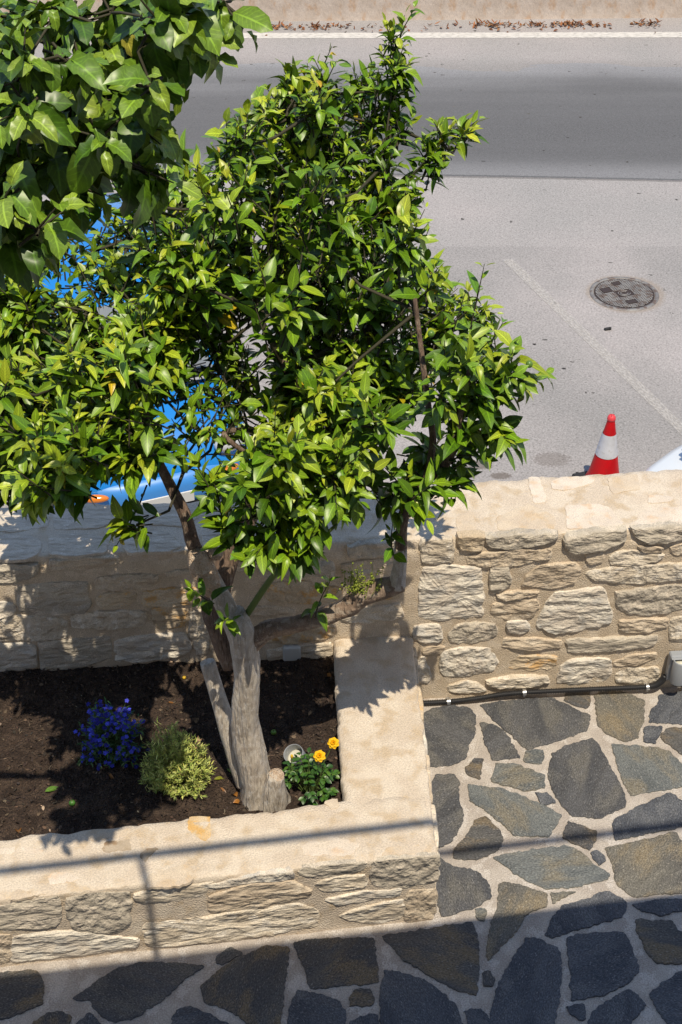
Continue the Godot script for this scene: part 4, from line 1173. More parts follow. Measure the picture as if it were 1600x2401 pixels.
func build_street():
	var far := sheet("ground", [Vector3(-150, STREET - .03, 20), Vector3(150, STREET - .03, 20), Vector3(150, STREET - .03, -200), Vector3(-150, STREET - .03, -200)], mats.asphalt)
	tag(far, "", "", "", "structure")
	var rm := plain(1, 1, 1, .92, 0, .3)
	rm.albedo_texture = road_texture()
	var st := begin()
	uvquad(st, [Vector3(-8, STREET, -8.5), Vector3(8, STREET, -8.5), Vector3(8, STREET, -21.5), Vector3(-8, STREET, -21.5)], [Vector2(0, 1), Vector2(1, 1), Vector2(1, 0), Vector2(0, 0)])
	uvquad(st, [Vector3(-8, STREET, -5.0), Vector3(8, STREET, -5.0), Vector3(8, STREET, -8.5), Vector3(-8, STREET, -8.5)], [Vector2(0, .73), Vector2(1, .73), Vector2(1, 1), Vector2(0, 1)])
	tag(part("road", done(st), rm), "", "", "", "structure")
	var y := STREET + .004
	var a := Vector3(-8, y, -19.62); var b := Vector3(8, y, -19.72); var w := Vector3(0, 0, -.23)
	tag(sheet("road_marking", [a, b, b + w, a + w], worn_paint(3, 1.15, lin(.56, .54, .51)), 8.0), "white edge line painted along the far side of the road", "road marking")
	var p0 := Vector3(1.72, y, -13.2); var p1 := Vector3(3.55, y, -8.6); var s := Vector3(.055, 0, -.020)
	tag(sheet("road_marking", [p0 + s, p1 + s, p1 - s, p0 - s], worn_paint(8, .56, lin(.50, .475, .45)), 5.0), "faded slanting parking bay line between cone and manhole cover", "road marking")
	# far retaining wall
	var fw := thing("roadside_wall", "low beige stained plaster wall along the far edge of the road", "wall", Vector3(0, STREET, -20.4))
	fw.rotation.y = 0.026
	st = begin(true)
	for i in 100:
		var x0 := -10.0 + i * .2
		var q := []
		for x in [x0, x0 + .2]:
			for k in 9:
				q.append(Vector3(x, [-.02, .03, .2, .45, .7, .95, 1.1, 1.13, 1.13][k], [.012, 0, 0, 0, 0, 0, -.01, -.04, -.28][k] + .012 * noise.get_noise_2d(x * 160.0, k * 40.0)))
		for k in 8: quad(st, q[k], q[k + 9], q[k + 10], q[k + 1])
	part("wall_face", done(st), mats.plaster, fw)
	# dry leaves blown along that wall
	var lv := []
	var sh := [leaf_shape(.5, .5, .4, .9), leaf_shape(.35, .8, -.5, .9)]
	var cs := [lin(.22, .085, .03), lin(.30, .14, .06), lin(.15, .065, .03)]
	for g in [[-.9, .35, 40], [-.2, .5, 46], [2.15, .32, 55], [2.75, .18, 22], [3.25, .6, 90], [4.35, .25, 36], [1.0, 5.0, 120], [-3, 3.0, 60]]:
		for k in g[2]:
			var x: float = g[0] + rng.randfn() * g[1] * .45
			var z := -20.12 - x * .02 + absf(rng.randfn()) * (.09 if g[1] < 1 else .16) - .08
			lv.append([leaf_at(Vector3(x, STREET + .008 + rng.randf() * .02, z), Vector3(rng.randfn(), .1, rng.randfn()), Vector3.UP + rand_dir() * .5, rng.randf_range(.04, .085), 0), rng.randi() % 2, rng.randi() % 3])
	tag(part("leaf_litter", joined(lv, sh, cs), mats.chip), "brown dry leaves blown against the far roadside wall", "leaf litter", "", "stuff")

func build_manhole():
	var t := thing("manhole_cover", "round iron manhole cover with a raised grid, set in the road", "manhole cover", Vector3(2.817, STREET, -12.484))
	t.rotation.y = 0.35
	var st := begin(true)
	lathe(st, [Vector2(.345, -.004), Vector2(.343, .006), Vector2(.322, .010), Vector2(.305, .010), Vector2(.303, -.002)], 48)
	part("frame", done(st), mats.iron, t)
	st = begin(true)
	lathe(st, [Vector2(.300, -.002), Vector2(.299, .005), Vector2(.288, .006), Vector2(.286, .004), Vector2(0, .004)], 48)
	part("cover", done(st), mats.dark_iron, t)
	st = begin(false)
	var blank := [Rect2(-.20, -.17, .11, .10), Rect2(-.03, -.24, .09, .07), Rect2(-.08, .13, .13, .08), Rect2(-.09, -.07, .17, .14)]
	for ax in 2:
		for i in range(-11, 12):
			var c := i * .025
			var half := sqrt(max(0.0, .284 * .284 - c * c))
			if half < .02: continue
			var from := -half
			var at := -half
			while at <= half:
				var q := Vector2(c, at) if ax == 0 else Vector2(at, c)
				var hit := false
				for b in blank: hit = hit or b.has_point(q)
				if hit or at + .01 > half:
					if at - from > .012:
						var mid := (from + at) / 2
						box(st, Vector3(c, .008, mid) if ax == 0 else Vector3(mid, .0085, c), Vector3(.011, .007, at - from) if ax == 0 else Vector3(at - from, .007, .011), .002)
					from = at + .01
				at += .01
	tag(part("grid", done(st), mats.iron, t), "", "", "", "stuff")
	for b in [blank[0], blank[1], blank[2]]:
		st = begin(false)
		box(st, Vector3(b.get_center().x, .007, b.get_center().y), Vector3(b.size.x - .02, .006, b.size.y - .02), .003)
		part("blank_plate", done(st), mats.dark_iron, t)
	st = begin(true)
	for k in [.062, .038]:
		var ring := []
		for i in 19: ring.append(Vector3(cos(i * .29 + .4) * k, .009, sin(i * .29 + .4) * k * .8))
		var rr := []; rr.resize(19); rr.fill(.006)
		tube(st, ring, rr, 6)
	part("emblem", done(st), mats.iron, t)

func pave(poly: Array, sd: float, mat: Material, patio: Node, step := .008):
	var a := fposmod(sd * 2.399, TAU)                       # the way its grain runs
	var c := Vector2.ZERO
	var n := poly.size() / 2
	for i in n: c += Vector2(poly[i * 2], poly[i * 2 + 1]) / n
	c += Vector2(cos(sd * 1.7), sin(sd * 2.9)) * .25
	var own := []
	for i in n:
		var q := (Vector2(poly[i * 2], poly[i * 2 + 1]) - c).rotated(a)
		own.append_array([q.x, q.y])
	var o := part("paving_stone", slab(own, .007, sd, step, .009, .0016, .006, .005), mat, patio, Vector3(c.x, 0, c.y))
	o.rotation.y = a

func build_patio():
	var st := begin(true)
	var nx := 120; var nz := 110
	var h := func(i: int, j: int) -> Vector3:
		var x := lerpf(-3.2, 3.2, float(i) / nx)
		var z := lerpf(.9, -5.05, float(j) / nz)
		return Vector3(x, .0025 * noise.get_noise_2d(x * 500.0, z * 500.0), z)
	for i in nx:
		for j in nz:
			quad(st, h.call(i, j), h.call(i + 1, j), h.call(i + 1, j + 1), h.call(i, j + 1))
	var patio := part("patio", done(st), mats.joint)
	tag(patio, "", "", "", "structure")
	var tone := [0, 0, 0, 2, 1, 4, 3, 3, 1, 2, 0, 2, 1, 2, 3, 0, 1, 1, 3, 4, 2, 3, 0, 4, 2, 2, 3, 3, 3, 1, 3, 3, 3, 3, 3, 1, 1, 1, 3, 3, 0, 1, 0, 1, 3, 3, 1, 3, 1]
	for i in PAVING.size():
		pave(PAVING[i], i + 1.0, mats.slate[tone[i % tone.size()]], patio)
	# the same paving where it runs on outside the picture
	var r := RandomNumberGenerator.new(); r.seed = 12
	var sites := []
	for i in range(-11, 12):
		for j in range(-18, 4):
			sites.append(Vector2(i * .29 + r.randf_range(-.10, .10), j * .29 + r.randf_range(-.10, .10)))
	var traced := []
	for q in PAVING:
		var pv := PackedVector2Array()
		for k in range(0, q.size(), 2): pv.append(Vector2(q[k], q[k + 1]))
		traced.append(pv)
	var n := 0
	for s in sites:
		if s.x < -2.9 or s.x > 2.95 or s.y > .6 or s.y < -4.75: continue
		if s.x < .62 and s.y < -3.34 + (.385 - s.x) * .131: continue
		var poly := PackedVector2Array([s + Vector2(-.4, -.4), s + Vector2(.4, -.4), s + Vector2(.4, .4), s + Vector2(-.4, .4)])
		for q in sites:
			if q == s or q.distance_to(s) > .95: continue
			var d: Vector2 = (q - s).normalized()
			var m: Vector2 = (q + s) / 2 - d * .017
			var cut := PackedVector2Array()
			for k in poly.size():
				var a := poly[k]; var b := poly[(k + 1) % poly.size()]
				var da := (a - m).dot(d); var db := (b - m).dot(d)
				if da <= 0: cut.append(a)
				if da * db < 0: cut.append(a.lerp(b, da / (da - db)))
			poly = cut
		if poly.size() < 3: continue
		var taken := false
		for q in traced: taken = taken or not Geometry2D.intersect_polygons(poly, q).is_empty()
		if taken: continue
		var flat := []
		for p in poly: flat.append_array([p.x, p.y])
		pave(flat, n + 300.0, mats.slate[n % 5], patio, .03)
		n += 1

func build_walls():
	var w := thing("stone_wall", "low cream rubble stone wall with a broad flat mortared top", "wall")
	w.transform = frame_of(Vector3(.354, 0, -4.918), Vector3(.9977, 0, -.068))
	part("mortar", wall_core(-3.3, 2.7, 1.0, -.03, Vector2(.27, .52), 3.0, -2.0), mats.mortar_top, w)
	var st := begin(true)          # the pointing between the stones of the face
	var nu := 200; var nv := 36
	var f := func(i: int, j: int) -> Vector3:
		var u := lerpf(-3.3, 2.7, float(i) / nu); var v := lerpf(-.02, .965, float(j) / nv)
		return Vector3(u, v, .007 + .005 * noise.get_noise_3d(u * 420.0, v * 420.0, 7.0) + .003 * noise.get_noise_3d(u * 1900.0, v * 1900.0, 7.0) - (.016 if j == nv else 0.0))
	for i in nu:
		for j in nv: quad(st, f.call(i, j), f.call(i + 1, j), f.call(i + 1, j + 1), f.call(i, j + 1))
	part("pointing", done(st), mats.mortar, w)
	var tone := [3, 4, 4, 4, 0, 1, 1, 0, 1, 1, 2, 4, 1, 0, 1, 1, 2, 4, 2, 1, 2, 4, 1, 4, 1, 2, 3, 2, 1, 0, 0, 2, 0, 0]
	var k := 0
	for p in WALL_STONES + stone_rows(-3.25, -2.12, .02, .97, 3) + stone_rows(1.36, 2.65, .02, .97, 4):
		var hi := 0.0
		for i in range(1, p.size(), 2): hi = max(hi, p[i])
		var proud := .018 + .009 * noise.get_noise_1d(k * 900.0)
		if hi > .93: proud += .008
		if k >= 34 and k < 60: proud = .019
		part("stone", rough_stone(p, proud, .0095, k + 1.0), (mats.stone if (k * 5 + k / 4) % 7 < 4 else mats.hewn)[tone[k] if k < tone.size() else (k * 7 + k / 3) % 5], w)
		k += 1
	for i in WALL_CAPS.size():
		var o := part("cap_stone", slab(mirrored(WALL_CAPS[i]), .0035 if i < 8 else .005, 500.0 + i, .02, .007, .001 if i < 8 else .003, .012), mats.rough_cap if i >= 8 else mats.cap[[0, 0, 0, 1, 1, 0, 0, 1][i]], w)
		o.position.y = 1.0
	# planter
	var p := thing("stone_planter", "knee-high cream stone planter with a thick rim holding the citrus tree", "planter")
	var side := Node3D.new(); side.name = "side_wall"; p.add_child(side, true)
	side.transform = frame_of(Vector3(.386, 0, -3.62), Vector3(-.04, 0, -1))
	part("mortar", wall_core(.07, 1.31, .427, -.03, Vector2(.362, .372), 6.0, -.03), mats.mortar_top, side)
	var q := 0
	for s in stone_rows(.08, 1.28, .01, .40, 9):
		part("stone", rough_stone(s, .016, .007, 700.0 + q), mats.stone[q % 5], side); q += 1
	var front := Node3D.new(); front.name = "front_wall"; p.add_child(front, true)
	front.transform = frame_of(Vector3(.385, 0, -3.637), Vector3(.9915, 0, -.13))
	part("mortar", wall_core(-2.9, 0.0, .430, -.03, Vector2(.30, .315), 8.0, -.03), mats.mortar_top, front)
	k = 0
	for s in PLANTER_STONES + stone_rows(-2.85, -1.92, .01, .40, 5):
		part("stone", rough_stone(s, .008 + .005 * noise.get_noise_1d(k * 700.0), .0065, 800.0 + k), (mats.stone if k % 3 != 1 else mats.hewn)[[4, 4, 0, 2, 1, 0, 1, 2, 4, 0, 4, 2, 0, 1][k % 14]], front); k += 1
	for i in PLANTER_CAPS.size():
		var o := part("cap_stone", slab(mirrored(PLANTER_CAPS[i]), .0014, 600.0 + i, .012, .011, .0008, .012), mats.cap[[0, 3, 3, 2, 1, 1, 0, 1, 1, 1, 1, 1, 0][i]], front)
		o.position.y = .430
	# soil
	st = begin(true)
	var nx := 150; var nz := 76
	var g := func(i: int, j: int) -> Vector3:
		var x := lerpf(-2.6, .06, float(i) / nx); var z := lerpf(-3.42, -4.99, float(j) / nz)
		return Vector3(x, soil_height(x, z), z)
	for i in nx:
		for j in nz:
			var c: Vector3 = g.call(i, j)
			if c.z > -3.66 + (c.x) * -.131 - .02: continue
			quad(st, c, g.call(i + 1, j), g.call(i + 1, j + 1), g.call(i, j + 1))
	tag(part("soil", done(st), mats.soil), "", "", "", "structure")
	# bark chips and crumbs in the soil
	var lv := []
	var sh := [leaf_shape(.4, .2, .1, .9), leaf_shape(.22, .4, .3, .8), leaf_shape(.7, .6, -.3, 1.0)]
	var cs := [lin(.055, .038, .03), lin(.085, .058, .042), lin(.035, .024, .02), lin(.14, .10, .07), lin(.05, .04, .035), lin(.36, .28, .20)]
	for i in 9000:
		var x := rng.randf_range(-2.3, -.0); var z := rng.randf_range(-3.74 - x * .131 * 0.0, -4.9)
		if z > -3.84 - x * .11: continue
		lv.append([leaf_at(Vector3(x, soil_height(x, z) + .003, z), rand_dir() + Vector3(0, .2, 0), Vector3.UP + rand_dir() * .9, rng.randf_range(.006, .022), 0), rng.randi() % 3, 5 if rng.randf() < .012 else rng.randi() % 5])
	tag(part("bark_chips", joined(lv, sh, cs), mats.chip), "dark brown bark chips and crumbs scattered over the planter soil", "bark chips", "", "stuff")

func mirrored(p: Array) -> Array:      # (along, out) pairs as (x, z) pairs
	return p

func build_house():
	# the house stands behind the camera; its upper balcony throws the shade across the patio
	var h := thing("house", "house behind the viewer with an upper balcony and its thin metal rail", "house")
	h.transform = frame_of(Vector3(0, 0, -1.43), Vector3(.99, 0, -.143))
	var st := begin(false)
	box(st, Vector3(0, 4.2, 2.72), Vector3(16, 8.4, .3), .01)
	part("wall", done(st), plain(.62, .58, .52, .9), h)
	st = begin(false)
	box(st, Vector3(0, 5.23, 1.3), Vector3(16, .15, 2.6), .01)
	part("balcony_slab", done(st), plain(.58, .55, .50, .9), h)
	var rail := Node3D.new(); rail.name = "railing"; h.add_child(rail, true)
	st = begin(true)
	tube(st, [Vector3(-8, 6.25, .03), Vector3(8, 6.25, .03)], [.020, .020], 12)
	part("handrail", done(st), mats.black_plastic, rail)
	for i in [-3, -2, -1, 0, 1, 2, 3]:
		st = begin(true)
		tube(st, [Vector3(-.11 + i * 2.5, 5.3, .03), Vector3(-.11 + i * 2.5, 6.25, .03)], [.014, .014], 10)
		part("post", done(st), mats.black_plastic, rail)

# ---------------------------------------------------------------- trees
func limb(called: String, parent: Node3D, p: Array, r: Array, mat: Material, sides := 14, rough := .16, flat := 1.0):
	var s := smooth_path(p, r)
	var st := begin(true)
	tube(st, s[0], s[1], sides, rough, true, flat)
	return part(called, done(st), mat, parent)

func build_orange_tree():
	var base := Vector3(-.36, .31, -4.03)
	var t := thing("citrus_tree", "leafy green citrus tree with grey forked trunk growing in the stone planter", "tree", base)
	var at := func(l: Array) -> Array:
		var o := []
		for p in l: o.append(Vector3(p[0], p[1], p[2]) - base)
		return o
	limb("trunk", t, at.call([[-.345, .28, -4.03], [-.352, .36, -4.03], [-.366, .52, -4.03], [-.386, .72, -4.03], [-.386, .874, -4.03], [-.377, 1.0, -4.03], [-.376, 1.14, -4.03], [-.384, 1.27, -4.03], [-.405, 1.36, -4.04]]), [.088, .073, .061, .055, .052, .051, .051, .053, .042], mats.bark, 24, .30)
	limb("limb", t, at.call([[-.385, 1.18, -4.04], [-.43, 1.34, -4.06], [-.478, 1.45, -4.09], [-.525, 1.55, -4.11]]), [.044, .040, .038, .036], mats.bark)
	limb("limb", t, at.call([[-.515, 1.50, -4.12], [-.555, 1.62, -4.13], [-.578, 1.739, -4.15], [-.63, 1.84, -4.2], [-.679, 2.013, -4.2], [-.72, 2.3, -4.25]]), [.030, .027, .024, .02, .016, .011], mats.old_bark, 10)
	limb("limb", t, at.call([[-.42, 1.02, -4.1], [-.475, 1.16, -4.17], [-.50, 1.25, -4.24], [-.457, 1.38, -4.3], [-.394, 1.5, -4.35], [-.316, 1.66, -4.4], [-.262, 1.86, -4.45], [-.2, 2.2, -4.5]]), [.055, .058, .056, .05, .042, .034, .026, .016], mats.old_bark, 14)
	limb("limb", t, at.call([[-.36, 1.19, -4.04], [-.297, 1.236, -4.06], [-.21, 1.262, -4.07], [-.12, 1.285, -4.08], [0.0, 1.325, -4.09], [.05, 1.365, -4.1], [.085, 1.400, -4.1], [.163, 1.43, -4.1], [.235, 1.45, -4.1]]), [.050, .042, .038, .037, .040, .045, .047, .045, .034], mats.limb_bark, 16, .40, .85)
	limb("limb", t, at.call([[.215, 1.44, -4.1], [.222, 1.53, -4.1], [.223, 1.63, -4.1]]), [.034, .026, .023], mats.bark, 12)
	limb("limb", t, at.call([[.223, 1.62, -4.1], [.229, 1.778, -4.1], [.283, 1.93, -4.08], [.375, 2.065, -4.05], [.399, 2.262, -4.0], [.43, 2.5, -4.0]]), [.023, .022, .021, .017, .013, .008], mats.old_bark, 10)
	limb("limb", t, at.call([[.30, 1.94, -4.08], [.323, 2.103, -4.1], [.302, 2.265, -4.1], [.25, 2.6, -4.25]]), [.015, .013, .012, .008], mats.old_bark, 8)
	limb("branch", t, at.call([[-.365, 1.33, -4.05], [-.236, 1.596, -4.0], [-.123, 1.74, -3.95], [-.015, 1.897, -3.9]]), [.014, .012, .009, .005], mats.green_twig, 8, .1)
	limb("branch", t, at.call([[-.22, 1.9, -4.46], [-.36, 2.02, -4.3], [-.42, 2.07, -4.2], [-.30, 1.99, -4.15], [-.2, 1.95, -4.1]]), [.014, .012, .011, .008, .004], mats.old_bark, 8)
	limb("cut_stub", t, at.call([[-.405, .36, -4.06], [-.433, .45, -4.09], [-.495, .726, -4.15], [-.547, .94, -4.2]]), [.045, .042, .036, .031], mats.bark, 12)
	var bl = limb("base_stump", t, at.call([[-.292, .28, -4.01], [-.286, .36, -4.0], [-.277, .44, -3.99], [-.270, .498, -3.985]]), [.080, .064, .045, .035], mats.bark, 18, .3)
	var st := begin(true)
	lathe(st, [Vector2(.034, 0), Vector2(.031, .004), Vector2(.0, .005)], 14, Transform3D(Basis(Vector3.RIGHT, .25), Vector3(-.270, .498, -3.984) - base))
	part("cut_face", done(st), mats.cut_wood, bl)
	limb("pruned_knot", t, at.call([[-.478, 1.43, -4.08], [-.508, 1.51, -4.085], [-.53, 1.575, -4.085], [-.545, 1.62, -4.09]]), [.034, .050, .050, .024], mats.cut_wood, 14, .35)
	st = begin(true)
	ball(st, Vector3(-.47, 1.60, -4.10) - base, Vector3(.030, .026, .03), 8, 10)
	part("pruned_knot", done(st), mats.cut_wood, t)
	# crown
	var kind := {"shapes": [leaf_shape(.40, .30, .20, .80), leaf_shape(.44, .45, .45, .82, .1), leaf_shape(.36, .25, .1, .78), leaf_shape(.48, .6, .7, .9, .15), leaf_shape(.42, .35, -.1, .8), leaf_shape(.34, .9, .9, .85, .2), leaf_shape(.52, .2, .35, .95, .12), leaf_shape(.30, .5, .3, .75)],
		"colors": [lin(.105, .225, .014), lin(.16, .325, .015), lin(.23, .41, .017), lin(.29, .47, .020), lin(.40, .56, .025), lin(.52, .64, .04), lin(.66, .50, .02)]}
	var leaves := []
	var tw := begin(true)
	var joints := []                      # where twigs may start
	for c in [[-.58, 1.9, -4.2], [-.70, 2.25, -4.25], [-.26, 1.9, -4.45], [-.2, 2.15, -4.5], [.39, 2.2, -4.02], [.43, 2.45, -4.0], [.26, 2.55, -4.25], [-.1, 1.8, -3.95], [.23, 1.85, -4.1], [-.3, 2.35, -4.55], [.1, 2.3, -4.55]]:
		joints.append(Vector3(c[0], c[1], c[2]))
	tube(tw, [Vector3(-.2, 2.15, -4.5) - base, Vector3(-.3, 2.35, -4.55) - base, Vector3(-.35, 2.6, -4.7) - base], [.016, .012, .006], 6, .1)
	tube(tw, [Vector3(-.2, 2.15, -4.5) - base, Vector3(.1, 2.3, -4.55) - base, Vector3(.25, 2.6, -4.8) - base], [.014, .011, .006], 6, .1)
	var centre := Vector3(-.3, 1.75, -4.45)
	var sets := [ORANGE_CLUMPS, ORANGE_INNER, ORANGE_SPARSE]
	for which in 3:
		for c in sets[which]:
			var p := Vector3(c[0], c[1], c[2])
			var near: Vector3 = joints[0]
			for j in joints:
				if j.distance_to(p) < near.distance_to(p): near = j
			var root := p.lerp(near, min(1.0, .06 / max(.06, p.distance_to(near))))
			var sag := (near + p) / 2 + Vector3(rng.randf_range(-.05, .05), -.03, rng.randf_range(-.05, .05))
			tube(tw, [near - base, sag - base, p - base], [.007, .0055, .004], 5, .1, false)
			if which < 2 and rng.randf() < .35: joints.append(p)
			var out := (p - centre).normalized()
			var r: float = c[3] * (.84 if c[2] < -4.75 and c[1] > 2.5 else 1.0)
			var shoots := int(r * (62.0 if p.x < -.45 else (80.0 if c[2] < -4.6 else 58.0))) if which == 0 else (4 if which == 1 else 7)
			for k in shoots:
				var d := (out * .75 + Vector3(0, .55, 0) + rand_dir() * .95).normalized()
				var from := p - base - d * r * .55 + rand_dir() * r * .35
				var young: float = (1.05 if c[4] > 0 else .62) * rng.randf_range(.55, 1.2)
				if which == 0:
					var back := smoothstep(-4.2, -4.9, p.z)          # the far side of the crown has smaller leaves
					shoot(leaves, tw, from, d, r * rng.randf_range(.8, lerpf(1.6, 1.25, back)), rng.randi_range(7, 11), rng.randf_range(lerpf(.072, .052, back), lerpf(.108, .080, back)), young, kind)
				elif which == 1: shoot(leaves, tw, from, d, r, 9, .09, .1, kind)
				else: shoot(leaves, tw, from, rand_dir() + Vector3(.3, .2, 0), r * 1.3, 3 + rng.randi() % 4, .066, .5, kind)
	# single shoots that stand out from the crown, and the sprigs on the bare limbs
	for s in [[.18, 2.95, -5.1, .02, .30, -.02], [.19, 3.1, -5.1, .03, .2, .0], [.26, 2.5, -4.6, .03, .17, 0], [.45, 2.45, -4.3, .03, .20, 0], [.50, 2.30, -4.1, .22, .07, 0], [-.48, 1.42, -4.02, -.08, .14, .1], [-.41, 1.36, -3.99, -.04, .12, .12], [-.10, 1.31, -4.06, .02, .22, .05], [.20, 1.60, -4.07, -.05, .2, .05], [-.70, 1.92, -4.1, -.06, -.14, .15]]:
		var d := Vector3(s[3], s[4], s[5])
		shoot(leaves, tw, Vector3(s[0], s[1], s[2]) - base, d, d.length(), 9, .075, .7, kind)
	part("twigs", done(tw), mats.twig, t).set_meta("kind", "stuff")
	var world := []
	for l in leaves: world.append([Transform3D(l[0].basis, l[0].origin + base), l[1], l[2]])
	var holder := t
	t.position = Vector3.ZERO
	for c in t.get_children(): c.position += base
	add_leaves(holder, world, kind)
	# little yellow-green herb growing on the bare limb
	st = begin(true)
	for k in 46:
		var o := Vector3(.06 + rng.randfn() * .035, 1.43, -4.08 + rng.randfn() * .02)
		var top := o + Vector3(rng.randfn() * .02, rng.randf_range(.03, .13), rng.randfn() * .02)
		tube(st, [o, top], [.0016, .001], 3, 0.0, false)
		for m in 4: ball(st, o.lerp(top, rng.randf_range(.3, 1)) + rand_dir() * .008, Vector3(.005, .003, .005), 3, 5, Basis(rand_dir(), 1.0))
	part("herb_sprig", done(st), plain(.22, .27, .03, .6), t)
	for f in [[.62, 2.50, -3.99], [.30, 2.55, -4.1], [.05, 2.75, -4.3], [-.30, 2.35, -3.95]]:
		st = begin(true)
		ball(st, Vector3(f[0], f[1], f[2]), Vector3(.012, .013, .012), 8, 12)
		part("unripe_fruit", done(st), plain(.10, .20, .03, .35), t)

func build_lemon_tree():
	var t := thing("lemon_tree", "nearer citrus tree with large broad leaves reaching in from the upper left", "tree")
	limb("trunk", t, [Vector3(-2.0, .29, -3.9), Vector3(-1.98, .9, -3.85), Vector3(-1.9, 1.6, -3.7), Vector3(-1.8, 2.3, -3.5)], [.085, .07, .06, .05], mats.bark, 16)
	limb("limb", t, [Vector3(-1.81, 2.25, -3.51), Vector3(-1.5, 2.9, -3.1), Vector3(-1.15, 3.4, -2.95), Vector3(-.82, 3.72, -2.82)], [.045, .034, .024, .012], mats.old_bark, 10)
	limb("limb", t, [Vector3(-1.81, 2.25, -3.51), Vector3(-1.6, 3.0, -3.0), Vector3(-1.3, 3.65, -2.85), Vector3(-1.0, 4.0, -2.72)], [.04, .03, .02, .011], mats.old_bark, 10)
	limb("branch", t, [Vector3(-.86, 3.69, -2.84), Vector3(-.66, 3.72, -2.85), Vector3(-.48, 3.74, -2.88)], [.011, .008, .005], mats.old_bark, 8)
	var kind := {"shapes": [leaf_shape(.52, .25, .35, 1.0, .22, .45), leaf_shape(.60, .35, .55, 1.05, .3, .42), leaf_shape(.48, .3, .2, .98, .2, .5), leaf_shape(.54, .45, .8, 1.05, .35, .45), leaf_shape(.46, .6, .5, 1.0, .3, .5)],
		"colors": [lin(.085, .19, .018), lin(.13, .265, .022), lin(.185, .345, .028), lin(.25, .42, .035), lin(.34, .50, .05), lin(.55, .52, .08)]}
	var leaves := []
	var tw := begin(true)
	var hub := [Vector3(-.83, 3.71, -2.82), Vector3(-.56, 3.73, -2.87), Vector3(-1.0, 3.99, -2.72), Vector3(-1.15, 3.4, -2.95)]
	for c in LEMON_CLUMPS + LEMON_INNER:
		var p := Vector3(c[0], c[1], c[2])
		var near: Vector3 = hub[0]
		for j in hub:
			if j.distance_to(p) < near.distance_to(p): near = j
		tube(tw, [near, (near + p) / 2 + rand_dir() * .03, p], [.004, .003, .0025], 5, .1, false)
		hub.append(p)
		for k in 3:
			var d := (Vector3(.15, -.05, .3) + rand_dir()).normalized()
			shoot(leaves, tw, p - d * .05, d, .112, 6, .090, .95, kind)
	part("twigs", done(tw), mats.twig, t).set_meta("kind", "stuff")
	add_leaves(t, leaves, kind)

